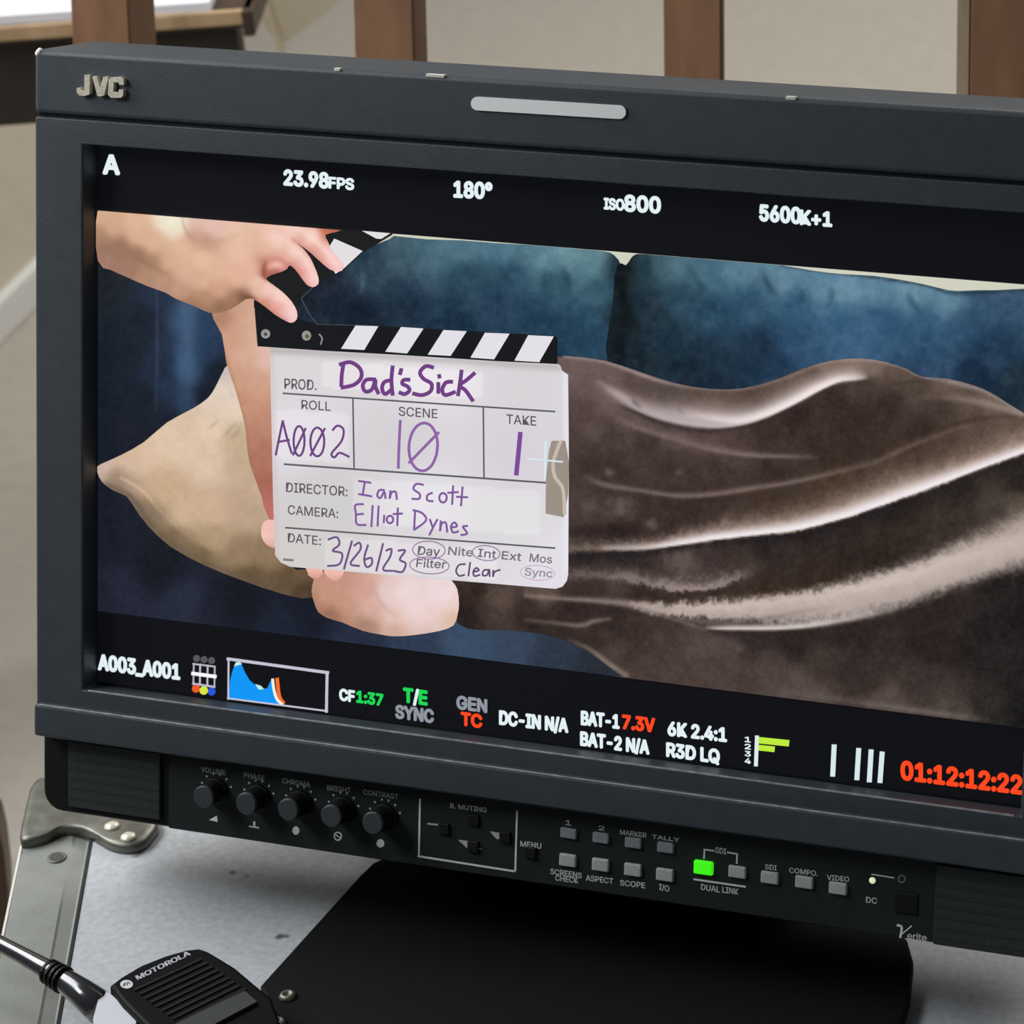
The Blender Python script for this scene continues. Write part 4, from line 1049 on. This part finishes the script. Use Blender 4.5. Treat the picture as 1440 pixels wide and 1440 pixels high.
PXM('clapstick_rivet', [disc(373.5, 469.5, 6.5, 6.5)], 18, (150, 150, 150)); PXM('clapstick_rivet', [disc(431, 472, 6.5, 7)], 18, (150, 152, 140))
PXM('clapstick_rivet', [disc(373.5, 470, 2.5)], 19, (70, 70, 72)); PXM('clapstick_rivet', [disc(432, 473, 3)], 19, (88, 90, 80))
PXM('clapstick_rivet', [ribbon([(449, 470), (453, 476), (451, 484)], 2.2)], 18, (140, 140, 138))


def c_arm(X, Y):
    C = field(X, Y, cc([(60, 90, 214, 170, 140), (100, 150, 212, 166, 136), (45, 200, 172, 130, 106), (60, 280, 152, 114, 96), (60, 320, 164, 124, 106), (150, 270, 152, 114, 94), (230, 120, 222, 178, 148), (250, 200, 220, 174, 144), (330, 250, 220, 174, 144), (250, 310, 156, 116, 94), (330, 350, 170, 128, 104), (200, 380, 160, 120, 100), (300, 430, 176, 134, 112), (390, 430, 186, 142, 118), (400, 490, 182, 138, 116),
                        (420, 340, 216, 170, 142), (500, 270, 226, 180, 152), (500, 400, 218, 172, 146), (480, 500, 196, 150, 124), (600, 330, 228, 184, 156), (600, 450, 218, 172, 144), (600, 550, 182, 136, 108), (560, 570, 168, 124, 98), (700, 590, 152, 110, 86), (760, 560, 164, 120, 94), (830, 545, 122, 82, 62), (700, 500, 208, 160, 132), (700, 400, 224, 178, 152), (560, 140, 224, 184, 168), (650, 160, 228, 188, 176), (560, 200, 204, 158, 138), (620, 225, 196, 150, 128), (750, 130, 230, 188, 170),
                        (800, 200, 230, 188, 162), (820, 300, 230, 186, 160), (800, 430, 226, 178, 152), (880, 380, 228, 182, 158), (900, 450, 238, 192, 172), (900, 520, 228, 180, 158), (950, 500, 246, 206, 194), (1000, 230, 242, 202, 186), (950, 280, 228, 180, 156), (1100, 170, 242, 200, 186), (1200, 210, 248, 208, 198), (1130, 230, 226, 170, 152), (1200, 285, 226, 156, 146), (1330, 370, 246, 198, 196), (1290, 300, 246, 204, 198), (1250, 320, 232, 164, 156), (1100, 290, 248, 208, 198), (1060, 330, 232, 176, 160), (1170, 350, 246, 206, 198), (1200, 440, 248, 202, 198), (1130, 400, 222, 146, 136), (1160, 450, 232, 168, 160),
                        (1020, 530, 248, 208, 200), (1090, 620, 248, 206, 204), (1000, 600, 226, 158, 146), (1050, 650, 236, 178, 172), (940, 570, 208, 140, 122), (980, 360, 232, 164, 150), (1020, 375, 226, 156, 146), (955, 410, 158, 84, 70), (1000, 405, 150, 80, 66), (1065, 375, 200, 118, 108), (945, 350, 190, 130, 106), (450, 115, 240, 232, 210), (425, 100, 238, 226, 200), (478, 140, 236, 224, 200), (1290, 170, 196, 108, 82), (1340, 165, 172, 100, 80)], 130, 280, FA), 3.2, 8)
    C = stroke(C, X, Y, cc([(490, 100, 2, 2, .4), (510, 170, 2, 2, .5), (560, 220, 2, 3, .5), (640, 235, 2, 3, .3)], 130, 280, FA), (186, 142, 120))
    for q, c_ in (([(455, 545, 8, 5, .1), (560, 580, 8, 5, .5), (640, 612, 8, 4, .6), (760, 592, 7, 4, .6), (850, 538, 5, 3, .6)], (150, 108, 84)),
                  ([(810, 552, 3, 3, .2), (850, 538, 4, 3, .8), (895, 548, 3, 2, .6)], (112, 72, 54)),
                  ([(948, 345, 2.5, 3, .5), (938, 385, 3, 3, .85), (944, 425, 3, 3, .9), (975, 428, 3, 3, .8), (1020, 402, 2, 3, .5)], (150, 82, 66)),
                  ([(955, 330, 2, 3, .5), (1010, 322, 2, 4, .6), (1060, 345, 2, 3, .6), (1085, 375, 2, 2, .4)], (200, 132, 116)),
                  ([(975, 370, 3, 3, .5), (1010, 360, 4, 3, .8), (1040, 368, 3, 3, .4)], (244, 190, 178)),
                  ([(1092, 216, 2, 2, .5), (1150, 258, 3, 2, .7), (1200, 296, 3, 2, .7), (1258, 344, 3, 2, .6), (1320, 390, 2.5, 2, .4)], (206, 136, 120)),
                  ([(1082, 358, 3, 2, .6), (1118, 396, 3, 2, .7), (1150, 440, 3, 2, .6), (1186, 474, 2.5, 2, .4)], (206, 132, 118)),
                  ([(896, 545, 3, 2, .6), (950, 586, 3, 2, .7), (1010, 632, 3, 2, .7), (1060, 664, 2.5, 2, .6)], (200, 128, 112)),
                  ([(1060, 150, 3, 3, .0), (1140, 172, 4, 4, .5), (1220, 228, 4, 4, .6), (1295, 305, 4, 4, .6), (1342, 360, 4, 4, .6)], (250, 214, 204)),
                  ([(960, 220, 4, 4, .0), (1020, 206, 5, 5, .5), (1100, 262, 4, 4, .6), (1172, 340, 4, 4, .6), (1214, 430, 4, 4, .6)], (250, 212, 202)),
                  ([(880, 420, 4, 4, .0), (940, 455, 4, 4, .5), (1010, 510, 4, 4, .6), (1070, 575, 4, 4, .6), (1100, 640, 4, 4, .5)], (250, 212, 202)),
                  ([(520, 190, 3, 4, .3), (580, 232, 3, 5, .6), (680, 232, 3, 6, .5), (780, 190, 3, 6, .2)], (200, 154, 130))):
        C = stroke(C, X, Y, cc(q, 130, 280, FA), c_)
    C = stroke(C, X, Y, cc([(140, 250, 3, 3, .1), (230, 310, 4, 4, .5), (330, 370, 4, 4, .4), (420, 420, 3, 3, .1)], 130, 280, FA), (146, 106, 84))
    return C * np.array([1.0, 1.01, 1.01]) + noise(X, Y, 8, 40)[:, None] * 5


ARM = [(30, 55), (300, 76), (600, 100), (900, 124), (1220, 147), (1365, 157), (1335, 180), (1275, 195), (1290, 235), (1310, 280), (1345, 322), (1374, 360), (1369, 388), (1342, 397), (1300, 385), (1245, 340), (1195, 295), (1160, 268), (1120, 240), (1098, 222), (1150, 268), (1190, 318), (1215, 370), (1236, 425), (1236, 464), (1206, 482), (1172, 467), (1142, 428), (1112, 388), (1080, 362), (1065, 382), (1030, 400), (990, 412), (950, 435),
       (985, 466), (1040, 508), (1090, 560), (1119, 615), (1118, 658), (1090, 677), (1055, 665), (1000, 632), (940, 585), (892, 552), (850, 545), (820, 562), (760, 602), (700, 620), (640, 622), (560, 587), (450, 542), (400, 512), (300, 476), (200, 432), (100, 387), (30, 338)]
paint('pictured_hand', cc(ARM, 130, 280, FA), c_arm, 21, screen, 2.6, 2, label='hand and arm holding the slate in the picture')
# framing cross at the centre of the picture
PXM('centre_cross', [ribbon([(743, 645), (765, 647)], 2.2), ribbon([(770, 647.5), (791, 649.5)], 2.2), ribbon([(767.5, 621), (766.5, 646)], 2.2), ribbon([(766.5, 649), (766, 674)], 2.2)], 22, (214, 236, 244))

# camera readouts
Wt = (226, 240, 244); GR = (142, 148, 158); RD = (255, 72, 30); GN = (30, 214, 84)
OSD = [(('A', (146, 243.5), (167, 244.5), 25, Wt),), (('23.98', (400, 259.5), (461, 264), 20, Wt), ('FPS', (463, 264), (497, 266.5), 14.5, Wt)), (('180°', (639, 276.5), (691, 279), 21, Wt),), (('ISO', (850, 293.5), (877, 295.5), 14.5, Wt), ('800', (879, 296), (928, 299), 21, Wt)), (('5600', (1069, 309.5), (1125, 314), 21, Wt), ('K+1', (1126, 315), (1169, 318), 19, Wt)),
       (('A003_A001', (139, 941), (252, 955), 20, Wt),), (('CF', (478, 984), (498, 987), 15, Wt), ('1:37', (502, 987), (538, 992), 15, GN)), (('T', (568, 986.5), (580, 988), 18.5, GN), ('/', (582, 988.5), (588, 989), 18, Wt), ('E', (590, 989.5), (600, 991), 18.5, GN)), (('SYNC', (557, 1009), (609, 1016), 17, GR),), (('GEN', (643, 996), (684, 1001.5), 17, GR),), (('TC', (649, 1019), (677, 1023), 17, RD),),
       (('DC-IN N/A', (703, 1018), (798, 1029.5), 18, Wt),), (('BAT-1', (818, 1018.5), (870, 1024), 18, Wt), ('7.3V', (876, 1024), (920, 1029), 18, RD)), (('BAT-2 N/A', (817, 1047.5), (912, 1060), 18, Wt),), (('6K 2.4:1', (940, 1033.5), (1021, 1042.5), 18, Wt),), (('R3D LQ', (938, 1063), (1011, 1073), 18, Wt),), (('01:12:12:22', (1268, 1095), (1436, 1116), 24, RD),)]
for grp in OSD:
    for s, a, b_, c, rgb in grp:
        PXM('screen_readout', [text_px(s, a, b_, c, .058)], 3, rgb)
# small column of channel digits
for i, s in enumerate('1234'):
    PXM('screen_readout', [text_px(s, (1047.5, 1043 + 10 * i), (1055.5, 1044 + 10 * i), 7, .04)], 3, Wt)
# faders icon
PXM('fader_icon', [disc(276.5, 926, 5), disc(287, 927.5, 5), disc(297.5, 929, 5)], 3, (84, 86, 92))
PXM('fader_icon', [ribbon([(272.5, 933), (272, 962)], 2.2), ribbon([(281.5, 934), (281, 963.5)], 2.6), ribbon([(292, 935.5), (291.5, 965)], 2.6), ribbon([(302, 937), (301.5, 966)], 2.2), ribbon([(271.5, 933.5), (302.5, 937.5)], 2.4), ribbon([(271, 961.5), (302, 966)], 3)], 3, (184, 184, 196))
PXM('fader_icon', [ribbon([(270.5, 947), (303, 951.5)], 5)], 4, (250, 250, 255))
PXM('fader_icon', [disc(275.5, 968.5, 5.6)], 5, (240, 90, 40)); PXM('fader_icon', [disc(297.5, 972.5, 5.6)], 5, (40, 84, 216)); PXM('fader_icon', [disc(286.5, 971, 6)], 6, (216, 230, 60))
# histogram
OH = (250, 910, 6.26)
PXM('histogram', [polyf(cc([(447, 450), (462, 290), (475, 230), (500, 160), (560, 150), (590, 220), (630, 290), (690, 340), (740, 372), (790, 360), (815, 300), (850, 290), (845, 380), (880, 470), (930, 515), (700, 485)], *OH))], 3, (10, 150, 246))
PXM('histogram', [polyf(cc([(495, 170), (510, 135), (545, 130), (565, 150), (530, 160)], *OH)), polyf(cc([(680, 325), (730, 340), (760, 370), (715, 375)], *OH))], 4, (196, 236, 226))
PXM('histogram', [ribbon(cc([(835, 285), (848, 380), (875, 460), (920, 505)], *OH), 4)], 5, (244, 238, 224))
PXM('histogram', [ribbon(cc([(875, 280), (885, 380), (900, 450), (930, 490)], *OH), 5)], 4, (246, 110, 40))
PXM('histogram', [ribbon([(320, 926.5), (461.5, 946)], 4.2, smooth=False), ribbon([(460, 945), (459, 1001)], 4.0), ribbon([(460.5, 1000), (320, 982)], 2.4), ribbon([(321.5, 926), (321, 983)], 2.6)], 6, (196, 194, 212))
# audio meters and tally strokes
PXM('audio_meter', [ribbon([(1064.5, 1036), (1063, 1076)], 5.5)], 3, (222, 236, 238)); PXM('audio_meter', [ribbon([(1068, 1041), (1107, 1045)], 9)], 3, (190, 236, 60)); PXM('audio_meter', [ribbon([(1068, 1051.5), (1087, 1053.5)], 8)], 3, (190, 236, 60))
for a, b_ in (((1173, 1049), (1171, 1090)), ((1207.5, 1054), (1205, 1095)), ((1225, 1056), (1222.5, 1098)), ((1240.5, 1059), (1237.5, 1099))):
    PXM('level_bar', [ribbon([a, b_], 7)], 3, (214, 232, 236))

# ------------------------------------------------------------------ two-way radio lying on the case
RZ = CASE_TOP + .026
fc = [(152, 1384), (168, 1372), (195, 1356), (230, 1342), (262, 1333), (280, 1331), (292, 1335), (330, 1358), (362, 1385), (383, 1402), (396, 1440), (380, 1500), (300, 1560), (212, 1450), (170, 1408)]
fcw = [zp(x, y, RZ) for x, y in fc]
radio = empty('two_way_radio', (fcw[6].x, fcw[6].y, CASE_TOP), 'black walkie-talkie with antenna lying on the grey case in front of the monitor', 'walkie-talkie')
bm = bmesh.new()
cen = sum(fcw, Vector()) / len(fcw)
def sh(s, z): return [Vector((cen.x + (p.x - cen.x) * s, cen.y + (p.y - cen.y) * s, z)) for p in fcw]
ring_prism(bm, [sh(.94, CASE_TOP + .0005), sh(.99, CASE_TOP + .004), sh(1.0, RZ - .006), sh(.985, RZ - .001), sh(.94, RZ)])
rb = from_bm('body', bm, RADIO, radio, smooth=False, bevel=.0008)


def zmesh(name, parts, z, mtl, parent, label=None, ext=0.0):
    vs, fs = [], []
    for V, F in parts:
        o = len(vs); vs += [zp(p[0], p[1], z) for p in V]; fs += [tuple(i + o for i in f) for f in F]
    me = bpy.data.meshes.new(name); me.from_pydata(vs, [], fs)
    if ext:
        bm = bmesh.new(); bm.from_mesh(me)
        r = bmesh.ops.extrude_face_region(bm, geom=list(bm.faces))
        bmesh.ops.translate(bm, verts=[e for e in r['geom'] if isinstance(e, bmesh.types.BMVert)], vec=(0, 0, ext))
        bmesh.ops.recalc_face_normals(bm, faces=bm.faces); bm.to_mesh(me); bm.free()
    return link(name, me, mtl, parent, label)


def skew_text(s, p0, p1, up, bold):
    V, F = text_px(s, (0, 0), (1, 0), 1, bold)
    p0 = np.array(p0); d = np.array(p1) - p0; u = np.array(up)
    return p0 + V[:, :1] * d - V[:, 1:] * u * 1.0, F


RT = RZ + .0002
zmesh('emblem_disc', [disc(178, 1384, 9, 6.0)], RT, WHITE, rb, 'round white emblem')
zmesh('emblem_mark', [ribbon([(173.5, 1386), (176, 1381.5), (178, 1385), (180, 1380.5), (182.5, 1383)], 1.3, smooth=False)], RT + .0002, BLACK, rb)
zmesh('radio_lettering', [skew_text('MOTOROLA', (194, 1378), (268, 1342.5), (-3.6, -5.6), .006)], RT, WHITE, rb, 'white raised lettering')
# ribbed speaker field
for i in range(9):
    t = i / 8
    a = np.array([190, 1394]) + t * np.array([62, 46]); b_ = np.array([283, 1351]) + t * np.array([62, 42])
    zmesh('speaker_rib', [ribbon([tuple(a), tuple(b_)], 3.0)], RZ - .0003, RIB, rb, ext=.0008)
zmesh('face_plate', [polyf([(246, 1444), (345, 1397), (362, 1412), (268, 1462)])], RZ + .0002, RADIOG, rb, 'dull grey plate', ext=.0012)
zmesh('side_label', [polyf([(133, 1446), (145, 1402), (160, 1412), (194, 1446), (190, 1480), (140, 1480)])], RZ - .007, WHITE, radio, 'white tape on its side', ext=.004)
ap = [(-60, 1295, .034, .0030), (-10, 1322, .033, .0034), (30, 1343, .032, .0036), (60, 1360, .0312, .0042), (68, 1364.5, .031, .0045), (90, 1378, .030, .0050), (115, 1396, .029, .0060), (134, 1411, .027, .0068), (144, 1420, .024, .0070)]
bm = bmesh.new(); tube(bm, [zp(x, y, CASE_TOP + z - .008) for x, y, z, r_ in ap], [r_ * .92 for *_, r_ in ap], 20)
ant = from_bm('antenna', bm, ANT, radio, 'glossy black stub antenna', smooth=True)
for k in range(4):
    x, y = 69 + k * 6, 1366 + k * 3.6
    p = zp(x, y, CASE_TOP + .0225); q = zp(x + 2.4, y + 1.5, CASE_TOP + .0224)
    bm = bmesh.new(); tube(bm, [p, q], [.0050 + k * .00015] * 2, 20)
    from_bm('antenna_ring', bm, BLACK, ant)

# ------------------------------------------------------------------ behind: slatted wooden back, table with paper, sheets
SP = M(0, 0, 0) + Vector((0, .36, .05)); rec = math.radians(12)
su = Vector((0, math.sin(rec), math.cos(rec))); sn = Vector((0, -math.cos(rec), math.sin(rec)))
slat = empty('slatted_screen', (0, .36, 0), 'brown wooden slatted frame standing behind the monitor', 'wooden frame')


def sl_at(v, k): return Vector((v.x, v.y, v.z))


def slat_bm(xa, xb, ya, th, z0, z1):
    a = pl(xa, ya, SP, sn); b_ = pl(xb, ya, SP, sn)
    bm = bmesh.new()
    def lift(p, z): return p + su * ((z - p.z) / su.z)
    q = [a, b_]
    bot = [lift(a, z0), lift(b_, z0), lift(b_, z0) - sn * th, lift(a, z0) - sn * th]
    top = [lift(a, z1), lift(b_, z1), lift(b_, z1) - sn * th, lift(a, z1) - sn * th]
    add_prism(bm, bot, top)
    return bm


for xa, xb, th in ((100, 181, .026), (497, 581, .015), (932, 1014, .005), (1364, 1460, .02)):
    from_bm('slat', slat_bm(xa, xb, 30, th, .0 if th != .005 else .3, 1.0), SLAT, slat, bevel=.001)
for z0, z1 in ((.30, .345), (.985, 1.03)):
    a = pl(90, 30, SP, sn); b_ = pl(1470, 30, SP, sn); bm = bmesh.new()
    def lift(p, z): return p + su * ((z - p.z) / su.z)
    add_prism(bm, [lift(a, z0), lift(b_, z0), lift(b_, z0) - sn * .02, lift(a, z0) - sn * .02], [lift(a, z1), lift(b_, z1), lift(b_, z1) - sn * .02, lift(a, z1) - sn * .02])
    from_bm('rail', bm, SLAT, slat, bevel=.001)
# pale moulded strip beside the right-hand slat
bm = slat_bm(1346, 1363, 30, .004, .02, 1.0)
from_bm('edge_strip', bm, wood('pale_strip_wood', (170, 148, 122), (140, 118, 96)), slat, 'paler narrow strip')

TZ = .585
ta = zp(-10, 41, TZ); tb = zp(352, 15, TZ)
td = (tb - ta).normalized(); tn = Vector((td.y, -td.x, 0))            # tn towards us
ta = ta - td * .5
table = empty('wooden_table', (tb.x, tb.y, 0), 'dark wooden low table with tan front edge behind the slatted frame', 'table')


def tprism(a0, a1, d0, d1, z0, z1):
    L = (tb - ta).length
    bm = bmesh.new()
    q = [ta + td * a0 + tn * d0, ta + td * a1 + tn * d0, ta + td * a1 + tn * d1, ta + td * a0 + tn * d1]
    add_prism(bm, [Vector((p.x, p.y, z0)) for p in q], [Vector((p.x, p.y, z1)) for p in q])
    return bm


L = (tb - ta).length
from_bm('tabletop', tprism(0, L, -.34, -.004, TZ - .012, TZ), TABLE, table, bevel=.001)
from_bm('front_edge', tprism(0, L - .005, -.004, .0, TZ - .0085, TZ + .0005), TAN, table, 'tan front edge', bevel=.0008)
from_bm('apron', tprism(0, L - .012, -.03, -.012, TZ - .066, TZ - .012), mat('dark_apron', (48, 40, 30), .6, var=.1, vscale=60), table)
from_bm('end_panel', tprism(L - .006, L + .001, -.34, .0005, TZ - .016, TZ + .0), TABLE, table, bevel=.001)
for a0, d0 in ((L - .14, -.06), (.01, -.06), (L - .14, -.32), (.01, -.32)):
    from_bm('leg', tprism(a0, a0 + .03, d0, d0 + .03, 0, TZ - .012), TABLE, table, bevel=.002)
pa = zp(-10, 23, TZ + .006); pb = zp(294, 3, TZ + .006)
pd = (pb - pa).normalized(); pn = Vector((-pd.y, pd.x, 0))
bm = bmesh.new()
q = [pa - pd * .1, pb, pb + pn * .2, pa - pd * .1 + pn * .2]
add_prism(bm, [Vector((p.x, p.y, TZ + .0003)) for p in q], [Vector((p.x, p.y, TZ + .006)) for p in q])
tag(from_bm('paper_sheet', bm, PAPER), 'white paper lying on the dark wooden table, top left', 'paper')

# folded cream sheets standing in the corner
fold = zp(395, 66, .0)
cv = CAMW.to_3x3() @ Vector((0, 0, 1)); cv.z = 0; cv.normalize()
FP = fold + cv * .55
fd = None
sheet = empty('folded_sheet', (FP.x, FP.y, 0), 'cream folded sheet with layered edge standing behind the wooden slats', 'sheet')
for i, (poly, off) in enumerate(((((395, 66), (486, -4), (560, -60), (360, -60), (372, -5)), 0), (((396, 66), (372, -5), (360, -60), (347, -60), (356, 0)), .006), (((394, 62), (356, 0), (347, -60), (330, -60), (341, 0)), .002))):
    P_ = [pl(x, y, FP + cv * off, cv) for x, y in poly]
    bm = bmesh.new(); add_prism(bm, [p - cv * .008 for p in P_], P_)
    from_bm('fold', bm, CREAM, sheet, bevel=.001)
# its rolled foot, down to the floor behind the monitor
tip = pl(395, 64, FP, cv)
bm = bmesh.new(); tube(bm, [Vector((tip.x, tip.y, 0)), Vector((tip.x, tip.y, tip.z + .004))], [.004, .004], 10)
from_bm('foot_edge', bm, CREAM, sheet)

# brown chair leg at the left, between the case and the baseboard
lp = [pl(x, y, zp(0, 1230, .30), cv) for x, y in ((-45, 1140), (-2, 1165), (6, 1200), (12, 1255), (13, 1330), (13, 1420), (-45, 1420))]
chair = empty('wooden_chair', (lp[0].x, lp[0].y, 0), 'brown wooden chair at the left edge beside the grey case', 'chair')
bm = bmesh.new(); add_prism(bm, [p - cv * .03 for p in lp], lp)
CHAIRW = wood('chair_wood', (92, 66, 48), (74, 52, 36))
from_bm('back_post', bm, CHAIRW, chair, bevel=.002)
b0 = (lp[5] + lp[6]) / 2
bm = bmesh.new()
q = [(-.022, -.018), (.012, -.018), (.012, .018), (-.022, .018)]
add_prism(bm, [(b0.x + x, b0.y + y, 0) for x, y in q], [(b0.x + x, b0.y + y, b0.z + .02) for x, y in q])
from_bm('leg', bm, CHAIRW, chair, bevel=.002)
